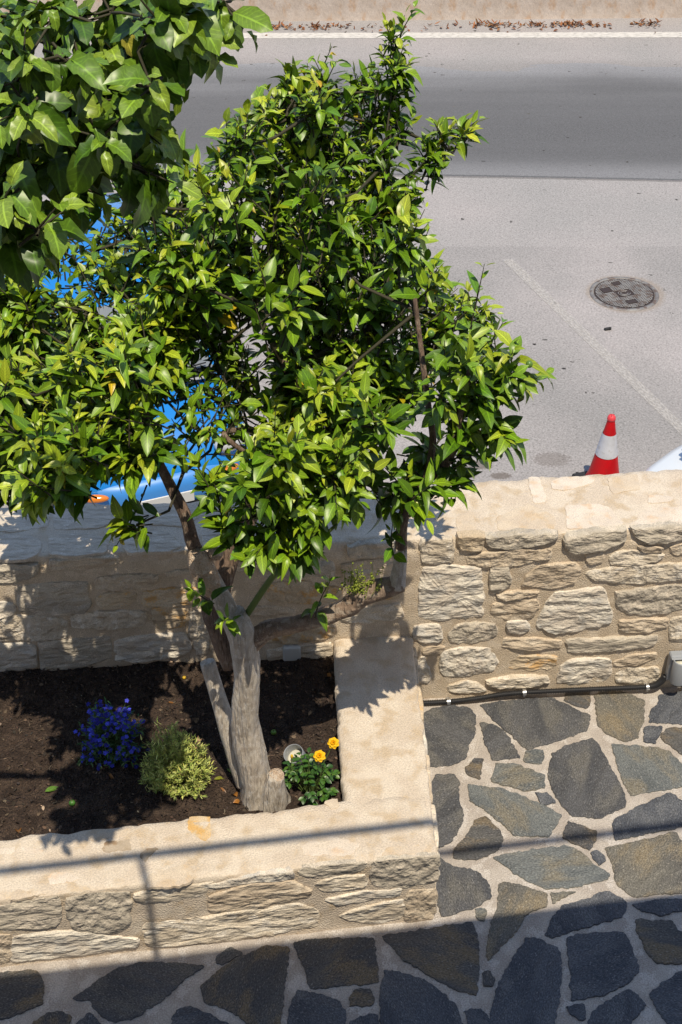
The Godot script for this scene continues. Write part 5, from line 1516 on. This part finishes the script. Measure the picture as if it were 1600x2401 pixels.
# ---------------------------------------------------------------- small plants
func build_small_plants():
	var sh := [leaf_shape(.16, .2, .1, .8), leaf_shape(.24, .3, .2, .8), leaf_shape(.55, .3, .2, .9)]
	# grey-green needle-leaved shrub
	var c := Vector3(-.70, soil_height(-.70, -4.10), -4.10)
	var t := thing("needle_shrub", "rounded yellow-green shrub with fine needle leaves left of the trunk", "shrub", c)
	var cs := [lin(.34, .42, .09), lin(.48, .53, .13), lin(.56, .60, .20), lin(.25, .32, .08), lin(.45, .28, .17)]
	var lv := []
	var st := begin(true)
	for k in 380:
		var a := rng.randf_range(0, TAU); var e := acos(rng.randf_range(-.12, 1.0))
		var d := Vector3(sin(e) * cos(a), cos(e), sin(e) * sin(a))
		var r := rng.randf_range(.62, 1.08) + (.22 if k % 17 == 0 else 0.0)
		var top := Vector3(d.x * .148 * r, .02 + .26 * max(d.y, -.02) * r + .025, d.z * .13 * r)
		var low := Vector3(d.x * .03, .0, d.z * .03)
		tube(st, [low, top * .6 + Vector3(0, .02, 0), top], [.002, .0016, .001], 3, 0.0, false)
		var axis := (top - low).normalized().lerp(Vector3.UP, .3)
		var dry := rng.randf() < .035
		for m in 26:
			var f := rng.randf_range(.45, 1.02)
			var side := axis.cross(rand_dir()).normalized()
			lv.append([leaf_at(low.lerp(top, f), axis * .7 + side, side, rng.randf_range(.016, .028), 0), 0, 4 if dry else rng.randi() % 4])
	part("stems", done(st), plain(.22, .22, .10, .8), t).set_meta("kind", "stuff")
	tag(part("needle_leaves", joined(lv, sh, cs), mats.herb, t), "", "", "", "stuff")
	# blue lobelia
	c = Vector3(-1.00, soil_height(-1.0, -4.27), -4.27)
	t = thing("blue_flower_plant", "bushy plant covered with small deep blue flowers in the planter", "flower", c)
	cs = [lin(.06, .13, .05), lin(.09, .19, .07), lin(.15, .24, .11), lin(.045, .05, .42), lin(.08, .10, .72), lin(.03, .03, .28), lin(.35, .40, .55)]
	lv = []
	var fl := []
	st = begin(true)
	var petal := leaf_shape(.75, .2, .3, 1.2)
	for k in 150:
		var a := rng.randf_range(0, TAU); var e := acos(rng.randf_range(-.1, 1.0))
		var d := Vector3(sin(e) * cos(a), cos(e), sin(e) * sin(a))
		var r := rng.randf_range(.7, 1.1)
		var top := Vector3(d.x * .150 * r + (.06 if k % 9 == 0 else 0.0), .03 + .27 * max(d.y, 0.0) * r, d.z * .125 * r)
		var low := Vector3(d.x * .03, 0, d.z * .03)
		tube(st, [low, top * .55 + Vector3(0, .03, 0), top], [.0018, .0014, .001], 3, 0.0, false)
		var axis := (top - low).normalized()
		for m in 12:
			var f := rng.randf_range(.2, 1.0)
			lv.append([leaf_at(low.lerp(top, f), axis + rand_dir() * 1.1, Vector3.UP, rng.randf_range(.016, .032), 0), 1, rng.randi() % 3])
		for m in 2:
			var o := top - axis * rng.randf_range(0, .05) + rand_dir() * .014
			var face := (axis + Vector3(0, .4, .4) + rand_dir() * .6).normalized()
			var col: int = 3 + rng.randi() % 3
			for q in 5:
				var side := face.cross(Vector3(.3, .5, .8)).normalized().rotated(face, q * TAU / 5)
				fl.append([leaf_at(o, side + face * .25, face, .0112, 0), 0, col])
			fl.append([leaf_at(o, face, Vector3.UP, .003, 0), 0, 6])
	part("stems", done(st), plain(.08, .13, .04, .8), t).set_meta("kind", "stuff")
	tag(part("green_leaves", joined(lv, sh, cs), mats.herb, t), "", "", "", "stuff")
	tag(part("blue_flowers", joined(fl, [petal], cs), mats.herb, t), "", "", "", "stuff")
	# yellow rose
	c = Vector3(-.135, soil_height(-.135, -4.05), -4.05)
	t = thing("yellow_rose_plant", "low leafy plant with two open yellow flowers in the planter corner", "flower", c)
	cs = [lin(.045, .13, .02), lin(.06, .17, .022), lin(.085, .215, .028), lin(.12, .25, .03)]
	var oval := leaf_shape(.62, .25, .2, .95)
	var cache := []
	for k in 4: cache.append(leaf_mesh(oval, cs[k]))
	var stems := begin(true)
	var leaf_mat: StandardMaterial3D = mats.leaf
	for k in 46:
		var a := rng.randf_range(0, TAU); var e := acos(rng.randf_range(.05, 1.0))
		var d := Vector3(sin(e) * cos(a), cos(e), sin(e) * sin(a))
		var top := Vector3(d.x * .125, .035 + .145 * d.y, d.z * .12) * rng.randf_range(.75, 1.05)
		var low := Vector3(d.x * .02, -.004, d.z * .02)
		tube(stems, [low, top * .5 + Vector3(0, .03, 0), top], [.002, .0016, .001], 4, 0.0, false)
		for m in 5:
			var f: float = [1.0, .9, .9, .78, .78][m]
			var sd: Vector3 = d.cross(Vector3.UP).normalized() * [0.0, 1.0, -1.0, 1.0, -1.0][m]
			var o := part("leaf", cache[rng.randi() % 4], leaf_mat, t)
			o.transform = leaf_at(low.lerp(top, f) + Vector3(0, .004, 0), Vector3(d.x, .1, d.z) * (1.0 if m == 0 else .55) + sd + rand_dir() * .25, Vector3.UP + rand_dir() * .4, rng.randf_range(.022, .033), 0)
	var pet := leaf_mesh(leaf_shape(.8, .35, .3, 1.25), lin(.78, .46, .01))
	var pet2 := leaf_mesh(leaf_shape(.75, .4, .1, 1.25), lin(.72, .36, .005))
	for f in [[.045, .215, -.01, .027], [.103, .245, -.055, .026]]:
		var o := Vector3(f[0], f[1], f[2])
		tube(stems, [Vector3(o.x * .3, .0, o.z * .3), o * .6, o], [.003, .0025, .002], 5, 0.0, false)
		var flower := Node3D.new(); flower.name = numbered(t, "flower"); t.add_child(flower, true)
		flower.position = o
		var face := Vector3(-.1, .85, .5).normalized()
		for ring in 3:
			for q in 7:
				var side := face.cross(Vector3(.3, .2, .9)).normalized().rotated(face, (q + ring * .45) * TAU / 7)
				var pp := part("petal", pet if ring < 2 else pet2, mats.herb, flower)
				pp.transform = leaf_at(side * .002 + face * ring * .003, side + face * [.12, .5, 1.3][ring], face, f[3] * [1.0, .8, .55][ring], 0)
	var bud := Vector3(-.072, .19, -.03)
	tube(stems, [Vector3(-.03, 0, 0), Vector3(-.078, .10, 0), bud], [.002, .002, .0018], 5, 0.0, false)
	st = begin(true)
	ball(st, bud, Vector3(.007, .012, .007), 6, 8)
	part("flower_bud", done(st), plain(.65, .42, .02, .6), t)
	part("stems", done(stems), plain(.09, .14, .03, .7), t).set_meta("kind", "stuff")

func fallen(called: String, label: String, category: String, x: float, z: float, size: float, color: Color, turn: float, shape: Dictionary, group := "fallen leaves on the soil", lift := .006, tip := 0.0):
	var o := part(called, leaf_mesh(shape, color), mats.leaf)
	var d := Vector3(cos(turn), tip, -sin(turn))
	o.transform = leaf_at(Vector3(x, soil_height(x, z) + lift, z) - d.normalized() * size * .5, d, Vector3.UP + rand_dir() * .25, size, 0)
	tag(o, label, category, group)

func build_litter():
	var s1 := leaf_shape(.42, .3, .15, .85); var s2 := leaf_shape(.5, .9, .6, .9); var s3 := leaf_shape(.25, .6, .3, .85)
	var brown := lin(.34, .15, .05); var orange := lin(.52, .22, .05); var pale := lin(.36, .25, .15)
	fallen("fallen_leaf", "narrow orange fallen leaf below the blue flower plant", "leaf", -.987, -4.12, .055, orange, -.9, s3)
	fallen("fallen_leaf", "fresh green fallen leaf on bare soil at far left", "leaf", -1.23, -4.055, .070, lin(.16, .32, .04), .5, s1)
	fallen("fallen_leaf", "curled brown dry leaf beside the planter rim at far left", "leaf", -1.343, -3.85, .055, brown, 1.9, s2)
	fallen("fallen_leaf", "yellow-green fallen leaf right of the needle shrub", "leaf", -.52, -4.12, .055, lin(.34, .36, .04), .3, s1)
	fallen("fallen_leaf", "small green fallen leaf near the trunk and needle shrub", "leaf", -.483, -4.16, .032, lin(.26, .36, .05), -.7, s1)
	fallen("fallen_leaf", "curled brown leaf leaning against the base of the trunk", "leaf", -.455, -4.03, .05, orange, 2.2, s2)
	fallen("fallen_leaf", "folded orange-brown leaf in front of the trunk, left one", "leaf", -.43, -3.985, .055, orange, .2, s2)
	fallen("fallen_leaf", "upright pointed orange leaf in front of the cut stump", "leaf", -.303, -3.975, .055, lin(.55, .30, .06), 1.7, s1, "fallen leaves on the soil", .008, .5)
	fallen("fallen_leaf", "thin brown leaf strip between needle shrub and trunk", "leaf", -.50, -4.05, .045, brown, -.8, s3)
	fallen("fallen_leaf", "orange-brown leaf in the far right corner of the soil", "leaf", -.065, -4.74, .05, orange, 2.6, s2)
	fallen("fallen_leaf", "pale brown curled leaf on soil right of the trunk", "leaf", -.135, -4.51, .06, pale, 1.1, s3)
	fallen("fallen_leaf", "dull brown leaf on soil behind the needle shrub", "leaf", -.65, -4.47, .05, pale, 1.5, s1)
	fallen("fallen_leaf", "reddish brown leaf strip between blue flowers and trunk", "leaf", -.77, -4.57, .05, brown, .1, s3)
	for f in [[-1.132, -3.964, .014, "small unripe green fruit fallen on soil near the front rim", lin(.07, .20, .03)], [-.30, -4.378, .013, "small green fruit fallen on soil right of the trunk", lin(.13, .26, .04)], [-.728, -4.73, .009, "tiny yellow fruit fallen on soil by the back wall", lin(.6, .38, .02)]]:
		var t := thing("fallen_fruit", f[3], "fruit", Vector3(f[0], soil_height(f[0], f[1]), f[1]), "fallen fruit on the soil")
		var st := begin(true)
		ball(st, Vector3(0, f[2] * .85, 0), Vector3(f[2], f[2] * .95, f[2]), 8, 12)
		part("skin", done(st), plain(f[4].r, f[4].g, f[4].b, .4), t)
		st = begin(true)
		lathe(st, [Vector2(f[2] * .28, f[2] * 1.72), Vector2(f[2] * .2, f[2] * 1.86), Vector2(0, f[2] * 1.88)], 6)
		part("calyx", done(st), plain(.12, .10, .04, .8), t)
	var st := begin(false)
	box(st, Vector3(0, .012, 0), Vector3(.07, .022, .03), .006)
	box(st, Vector3(.02, .016, .008), Vector3(.03, .024, .022), .006, Basis(Vector3.UP, .6))
	var o := part("rubber_scrap", done(st), mats.rubber, null, Vector3(2.549, STREET, -11.79))
	o.rotation.y = .3
	tag(o, "small black scrap lying on the road below the manhole cover", "scrap")

# ---------------------------------------------------------------- made things
func build_conduit():
	var w := frame_of(Vector3(.354, 0, -4.918), Vector3(.9977, 0, -.068))
	var t := thing("cable_conduit", "black corrugated cable conduit clipped along the foot of the stone wall", "conduit")
	var path := [Vector3(-.02, .020, .052), Vector3(.16, .020, .052), Vector3(.3, .030, .050), Vector3(.42, .046, .047), Vector3(.55, .050, .045), Vector3(.8, .050, .045), Vector3(1.10, .049, .047), Vector3(1.15, .050, .048)]
	var rr := []
	for p in path: rr.append(.0125)
	var s := smooth_path(path, rr, 12)
	var pts: Array = s[0]
	var fine := []
	var rad := []
	var acc := 0.0
	for i in pts.size() - 1:
		var n := int(ceil(pts[i].distance_to(pts[i + 1]) / .0022))
		for k in n:
			fine.append(w * (pts[i] as Vector3).lerp(pts[i + 1], float(k) / n)); rad.append(.0140 if int(acc) % 4 < 2 else .0112); acc += 1
	var st := begin(true)
	tube(st, fine, rad, 12)
	part("corrugated_tube", done(st), mats.black_plastic, t)
	st = begin(true)
	var e := smooth_path([w * Vector3(1.148, .05, .048), w * Vector3(1.18, .062, .05), w * Vector3(1.21, .088, .045), w * Vector3(1.22, .115, .04)], [.0155, .0165, .0165, .016])
	tube(st, e[0], e[1], 12)
	part("elbow", done(st), mats.black_plastic, t)
	st = begin(true)
	e = smooth_path([w * Vector3(1.295, .115, .04), w * Vector3(1.30, .075, .045), w * Vector3(1.325, .055, .048), w * Vector3(1.9, .05, .048)], [.0135, .0135, .013, .013])
	tube(st, e[0], e[1], 12)
	part("corrugated_tube", done(st), mats.black_plastic, t)
	for c in [[.165, .020, .052], [.535, .050, .045], [1.142, .0495, .048], [1.34, .0535, .048]]:
		var p := Vector3(c[0], c[1], c[2])
		st = begin(true)
		var prof := []
		for i in 13:
			var a := -.3 + PI * 1.25 * i / 12
			prof.append(w * (p + Vector3(0, sin(a) * .0165, cos(a) * .0165)))
		prof.append(w * (p + Vector3(0, -.004, -.034)))
		for i in prof.size() - 1:
			var dx: Vector3 = w.basis.x * .0085
			quad(st, prof[i] - dx, prof[i] + dx, prof[i + 1] + dx, prof[i + 1] - dx)
		ball(st, w * (p + Vector3(0, -.016, .008)), Vector3(.005, .005, .005), 6, 8)
		part("clamp", done(st), mats.zinc, t)

func build_wall_lamp():
	var t := thing("wall_lamp", "grey up-and-down wall lamp mounted at the foot of the stone wall", "lamp")
	t.transform = frame_of(Vector3(.354, 0, -4.918), Vector3(.9977, 0, -.068)) * Transform3D(Basis(), Vector3(1.272, .105, .018))
	var st := begin(false)
	box(st, Vector3(0, .075, .022), Vector3(.092, .165, .044), .006)
	part("housing", done(st), mats.grey_paint, t)
	st = begin(true)
	var tr := Transform3D(Basis(), Vector3(0, 0, .062))
	lathe(st, [Vector2(.030, .008), Vector2(.037, .008), Vector2(.038, .012), Vector2(.038, .148), Vector2(.0365, .151), Vector2(.033, .151), Vector2(.0315, .146), Vector2(.030, .128)], 28, tr)
	part("barrel", done(st), mats.grey_paint, t)
	st = begin(false)
	box(st, Vector3(0, .147, .04), Vector3(.088, .006, .036), .002)
	part("top_plate", done(st), mats.grey_paint, t)
	st = begin(true)
	lathe(st, [Vector2(.0305, .126), Vector2(.026, .129), Vector2(.016, .132), Vector2(.007, .134), Vector2(0, .138)], 24, tr)
	part("lens", done(st), mats.lens, t)

func build_planter_fittings():
	var x := -.232; var z := -4.875
	var t := thing("junction_box", "pale grey weathered square electrical box on the soil by the back wall", "junction box", Vector3(x, soil_height(x, z) - .01, z))
	t.rotation.y = .06
	var st := begin(false)
	box(st, Vector3(0, .045, 0), Vector3(.084, .09, .055), .007)
	part("case", done(st), mats.white_plastic, t)
	for k in [-.021, .017]:
		st = begin(true)
		lathe(st, [Vector2(.012, .089), Vector2(.012, .092), Vector2(.009, .092), Vector2(.009, .0905), Vector2(0, .0905)], 16, Transform3D(Basis(), Vector3(k, 0, .002)))
		part("knockout", done(st), plain(.42, .42, .41, .6), t)
	x = -.175; z = -4.19
	t = thing("garden_spotlight", "grey tube-shaped garden spotlight tilted upwards beside the yellow flowers", "spotlight", Vector3(x, soil_height(x, z), z))
	var tr := Transform3D(Basis(Vector3(.75, 0, .66).normalized(), .42), Vector3(0, .015, 0))
	st = begin(true)
	lathe(st, [Vector2(0, .0), Vector2(.040, .0), Vector2(.043, .004), Vector2(.044, .105), Vector2(.0435, .110), Vector2(.0415, .110), Vector2(.041, .105), Vector2(.040, .062)], 32, tr)
	part("housing", done(st), mats.grey_paint, t)
	st = begin(true)
	lathe(st, [Vector2(.0405, .060), Vector2(.036, .062), Vector2(.030, .066), Vector2(.027, .064), Vector2(.010, .058), Vector2(0, .058)], 28, tr)
	part("lens", done(st), mats.lens, t)
	st = begin(true)
	tube(st, [Vector3(0, -.12, 0), Vector3(0, .02, 0)], [.006, .014], 8)
	part("ground_spike", done(st), mats.black_plastic, t)

func build_cone():
	var t := thing("traffic_cone", "red and white striped traffic cone standing behind the stone wall", "traffic cone", Vector3(2.135, STREET, -9.30))
	t.rotation.y = .3
	var st := begin(false)
	box(st, Vector3(0, .022, 0), Vector3(.38, .044, .38), .012)
	part("base", done(st), mats.rubber, t)
	var rad := func(y: float) -> float: return lerpf(.142, .029, (y - .04) / .62) if y > .09 else lerpf(.16, .133, (y - .04) / .05)
	var ring := func(y0: float, y1: float, extra: float) -> ArrayMesh:
		var s := begin(true)
		var prof := []
		for i in 7:
			var y: float = lerpf(y0, y1, i / 6.0)
			prof.append(Vector2(rad.call(y) + extra, y))
		lathe(s, prof, 40)
		return done(s)
	part("cone_body", ring.call(.040, .662, 0.0), mats.cone_red, t)
	part("white_band", ring.call(.335, .535, .0025), mats.cone_white, t)
	st = begin(true)
	lathe(st, [Vector2(.030, .655), Vector2(.034, .662), Vector2(.034, .672), Vector2(.030, .690), Vector2(.018, .703), Vector2(0, .706)], 24)
	for k in 3: box(st, Vector3(cos(k * 2.1) * .012, .702, sin(k * 2.1) * .012), Vector3(.022, .010, .006), .002, Basis(Vector3.UP, -k * 2.1))
	part("tip", done(st), mats.cone_tip, t)

# x across (positive = the car's right side seen from the front is +x on the viewer's right), y up, nose towards +z at z = 0.
func build_car(label: String, at: Vector3, turn: float, paint: Material, low_paint: Material):
	var t := thing("parked_car", label, "car", at, "cars parked behind the wall")
	t.rotation.y = turn
	var stations := [[.02, .50, .50, .30], [-.02, .60, .56, .24], [-.10, .70, .64, .2], [-.22, .765, .74, .2], [-.40, .80, .84, .22], [-.62, .81, .91, .22], [-.85, .815, .95, .22], [-1.6, .82, .95, .22], [-2.5, .82, .95, .22], [-3.0, .80, .96, .22], [-3.3, .76, .94, .24], [-3.42, .70, .85, .28], [-3.45, .62, .70, .34]]
	var ring := func(s: Array) -> Array:
		var o := []
		for q in [[-.94, 0.0, 0.0], [-1.0, .18, 0.0], [-1.0, .55, 0.0], [-.985, .80, 0.0], [-.94, .93, 0.0], [-.86, .985, 0.0], [-.55, 1.0, .012], [0.0, 1.0, .02]]:
			o.append(Vector3(q[0] * s[1], lerpf(s[3], s[2], q[1]) + q[2], s[0]))
		for k in range(6, -1, -1):
			var m: Vector3 = o[k]
			o.append(Vector3(-m.x, m.y, m.z))
		return o
	var st := begin(true)
	var rings := []
	for s in stations: rings.append(ring.call(s))
	for i in rings.size() - 1:
		for k in 14: quad(st, rings[i][k], rings[i + 1][k], rings[i + 1][k + 1], rings[i][k + 1])
	for e in [0, rings.size() - 1]:
		var c := Vector3(0, (stations[e][2] + stations[e][3]) / 2, stations[e][0])
		for k in 14:
			if e == 0: tri(st, c, rings[e][k], rings[e][k + 1])
			else: tri(st, c, rings[e][k + 1], rings[e][k])
	part("body", done(st), paint, t)
	# bumper in a paler tone, standing proud of the nose
	st = begin(true)
	var prof := [[.24, -.015], [.27, .025], [.36, .045], [.46, .042], [.52, .02], [.54, -.03]]
	for i in 20:
		var q := []
		for m in [i, i + 1]:
			var u: float = lerpf(-1, 1, m / 20.0)
			var zz := .045 - .30 * pow(absf(u), 3.2)
			for k in prof: q.append(Vector3(u * .80, k[0], zz + k[1]))
		for k in 5: quad(st, q[k], q[k + 6], q[k + 7], q[k + 1])
	part("bumper", done(st), low_paint, t)
	st = begin(false)
	box(st, Vector3(0, .36, .096), Vector3(.46, .10, .012), .004)
	part("number_plate", done(st), plain(.62, .62, .6, .5), t)
	st = begin(true)
	box(st, Vector3(0, .27, .075), Vector3(.7, .05, .02), .008)
	part("grille", done(st), mats.rubber, t)
	for sx in [-1.0, 1.0]:
		st = begin(true)
		ball(st, Vector3(sx * .60, .655, -.10), Vector3(.155, .085, .10), 10, 16, Basis(Vector3.UP, sx * .45) * Basis(Vector3.RIGHT, -.5))
		var hl := part("headlight", done(st), plain(.55, .56, .57, .08, .0, .9), t)
		st = begin(true)
		ball(st, Vector3(sx * .57, .67, -.035), Vector3(.05, .05, .04), 8, 12)
		part("reflector", done(st), plain(.75, .75, .75, .15, .9), hl)
		st = begin(true)
		ball(st, Vector3(sx * .52, .495, .050), Vector3(.105, .032, .035), 8, 14, Basis(Vector3.UP, sx * .30))
		part("indicator", done(st), plain(.70, .20, .01, .2, 0, .8), t)
	# cabin
	var base := [[-.70, .70], [-1.0, .745], [-2.2, .76], [-3.2, .70], [-3.38, .62]]
	var roof := [[-1.22, .565, 1.40], [-1.42, .60, 1.455], [-2.2, .62, 1.475], [-3.0, .60, 1.445], [-3.16, .56, 1.39]]
	st = begin(true)
	var cols := []
	for i in 5:
		var b: Array = base[i]
		var r: Array = roof[i]
		cols.append([Vector3(-b[1], .93, b[0]), Vector3(-lerpf(b[1], r[1], .5) - .012, lerpf(.93, r[2], .5), lerpf(b[0], r[0], .5)), Vector3(-r[1], r[2] - .035, r[0]), Vector3(-r[1] * .88, r[2] - .005, r[0]), Vector3(-r[1] * .45, r[2] + .012, r[0]), Vector3(0, r[2] + .018, r[0]), Vector3(r[1] * .45, r[2] + .012, r[0]), Vector3(r[1] * .88, r[2] - .005, r[0]), Vector3(r[1], r[2] - .035, r[0]), Vector3(lerpf(b[1], r[1], .5) + .012, lerpf(.93, r[2], .5), lerpf(b[0], r[0], .5)), Vector3(b[1], .93, b[0])])
	for i in 4:
		for k in 10: quad(st, cols[i][k], cols[i + 1][k], cols[i + 1][k + 1], cols[i][k + 1])
	for e in [0, 4]:
		var c: Array = cols[e]
		var m := Vector3(0, 1.17, (base[e][0] + roof[e][0]) / 2)
		for k in 10:
			if e == 0: tri(st, m, c[k], c[k + 1])
			else: tri(st, m, c[k + 1], c[k])
		if e == 0: tri(st, m, c[10], c[0])
		else: tri(st, m, c[0], c[10])
	part("cabin", done(st), paint, t)
	var pane := func(called: String, a: Vector3, b: Vector3, c: Vector3, d: Vector3, bulge: Vector3):
		var s := begin(true)
		for i in 8:
			for j in 6:
				var q := []
				for k in [[0, 0], [1, 0], [1, 1], [0, 1]]:
					var u: float = (i + k[0]) / 8.0; var v: float = (j + k[1]) / 6.0
					q.append(a.lerp(b, u).lerp(d.lerp(c, u), v) + bulge * (1.0 - pow(2 * u - 1, 2) * .8))
				quad(s, q[0], q[1], q[2], q[3])
		return part(called, done(s), mats.car_glass, t)
	var ws = pane.call("windscreen", Vector3(-.66, .955, -.70), Vector3(.66, .955, -.70), Vector3(.535, 1.385, -1.20), Vector3(-.535, 1.385, -1.20), Vector3(0, .022, .034))
	pane.call("rear_window", Vector3(.56, 1.0, -3.36), Vector3(-.56, 1.0, -3.36), Vector3(-.48, 1.36, -3.19), Vector3(.48, 1.36, -3.19), Vector3(0, .012, -.02))
	for sx in [-1.0, 1.0]:
		for z in [[-1.02, -1.34, -1.95], [-2.02, -2.02, -2.95]]:
			var f := func(zz: float, top: bool) -> Vector3: return Vector3(sx * (.625 if top else .768), 1.375 if top else .985, zz)
			var q := [f.call(z[0] if z[0] > -2 else -2.02, false), f.call(z[2], false), f.call(z[2] + (.05 if z[2] < -2 else 0.0), true), f.call(z[1], true)]
			if sx < 0: pane.call("side_window", q[1], q[0], q[3], q[2], Vector3(-.012, .004, 0))
			else: pane.call("side_window", q[0], q[1], q[2], q[3], Vector3(.012, .004, 0))
		st = begin(true)
		ball(st, Vector3(sx * .86, .985, -.94), Vector3(.075, .055, .045), 8, 12)
		box(st, Vector3(sx * .81, .985, -.99), Vector3(.06, .03, .03), .01)
		part("wing_mirror", done(st), paint, t)
	# scuttle and wipers
	st = begin(true)
	box(st, Vector3(0, .962, -.645), Vector3(1.28, .025, .12), .01)
	part("scuttle", done(st), mats.rubber, t)
	for x in [-.42, .18]:
		st = begin(true)
		tube(st, [Vector3(x - .1, .985, -.66), Vector3(x + .1, 1.0, -.675), Vector3(x + .42, 1.015, -.69)], [.010, .009, .006], 6)
		part("wiper", done(st), mats.rubber, t)
	st = begin(false)
	box(st, Vector3(0, .958, -.585), Vector3(1.2, .014, .05), .004)
	part("hood_edge", done(st), plain(.32, .32, .33, .6), t)
	for sx in [-1.0, 1.0]:
		for z in [-.60, -2.85]:
			var wheel := Node3D.new(); wheel.name = numbered(t, "wheel"); t.add_child(wheel, true)
			wheel.position = Vector3(sx * .74, .285, z)
			var tr := Transform3D(Basis(Vector3(0, 0, 1), PI / 2 * -sx), Vector3.ZERO)
			st = begin(true)
			lathe(st, [Vector2(.18, -.085), Vector2(.26, -.085), Vector2(.285, -.06), Vector2(.285, .06), Vector2(.26, .085), Vector2(.18, .085)], 28, tr)
			part("tyre", done(st), mats.rubber, wheel)
			st = begin(true)
			lathe(st, [Vector2(.19, .05), Vector2(.182, .075), Vector2(.15, .06), Vector2(.06, .07), Vector2(0, .075)], 20, tr)
			part("rim", done(st), mats.zinc, wheel)

func build_cars():
	mats.car_glass = plain(.20, .22, .24, .08, 0.0, .45)
	var blue := plain(.008, .20, .60, .24, 0.0, .5)
	blue.clearcoat_enabled = true; blue.clearcoat = .6; blue.clearcoat_roughness = .05
	var blue2 := plain(.05, .24, .62, .38, 0.0, .5)
	build_car("bright blue small car parked behind the wall, seen through the tree", Vector3(-1.38, STREET, -8.72), .367, blue, blue2)
	var white := plain(.66, .70, .74, .3)
	white.clearcoat_enabled = true; white.clearcoat = .5; white.clearcoat_roughness = .05
	build_car("white car parked at right, its front corner showing above the wall", Vector3(2.32, STREET, -7.62), -1.02, white, white)

func _ready():
	noise.seed = 7
	noise.fractal_octaves = 3
	rng.seed = 2024
	# camera: 50 mm lens held upright, looking 38 degrees down
	var cam := Camera3D.new()
	cam.name = "camera"
	add_child(cam)
	cam.position = CAMERA_AT
	cam.rotation_degrees = Vector3(-38, 0, 0)
	cam.fov = 39.6
	cam.near = .05; cam.far = 500
	cam.current = true
	# sky and sun
	var env := Environment.new()
	env.background_mode = Environment.BG_SKY
	var sky := Sky.new()
	var sm := ProceduralSkyMaterial.new()
	sm.sky_top_color = Color(.52, .63, .80)
	sm.sky_horizon_color = Color(.84, .87, .91)
	sm.ground_bottom_color = Color(.40, .38, .35)
	sm.ground_horizon_color = Color(.62, .66, .70)
	sm.sky_curve = .15
	sky.sky_material = sm
	env.sky = sky
	env.tonemap_mode = Environment.TONE_MAPPER_LINEAR
	env.tonemap_exposure = 1.06
	env.sdfgi_enabled = true; env.ssao_enabled = true; env.ssil_enabled = true
	var we := WorldEnvironment.new()
	we.name = "world_environment"
	we.environment = env
	add_child(we)
	var sun := DirectionalLight3D.new()
	sun.name = "sun"
	add_child(sun)
	sun.look_at_from_position(Vector3.ZERO, SUN, Vector3(0, 0, -1))
	sun.light_energy = 1.35
	sun.light_color = Color(1.0, .95, .86)
	sun.light_angular_distance = .36
	sun.shadow_enabled = true
	# the place
	make_materials()
	build_street()
	build_patio()
	build_walls()
	build_house()
	# the things in it
	build_cars()
	build_manhole()
	build_cone()
	build_orange_tree()
	build_lemon_tree()
	build_small_plants()
	build_conduit()
	build_wall_lamp()
	build_planter_fittings()
	build_litter()
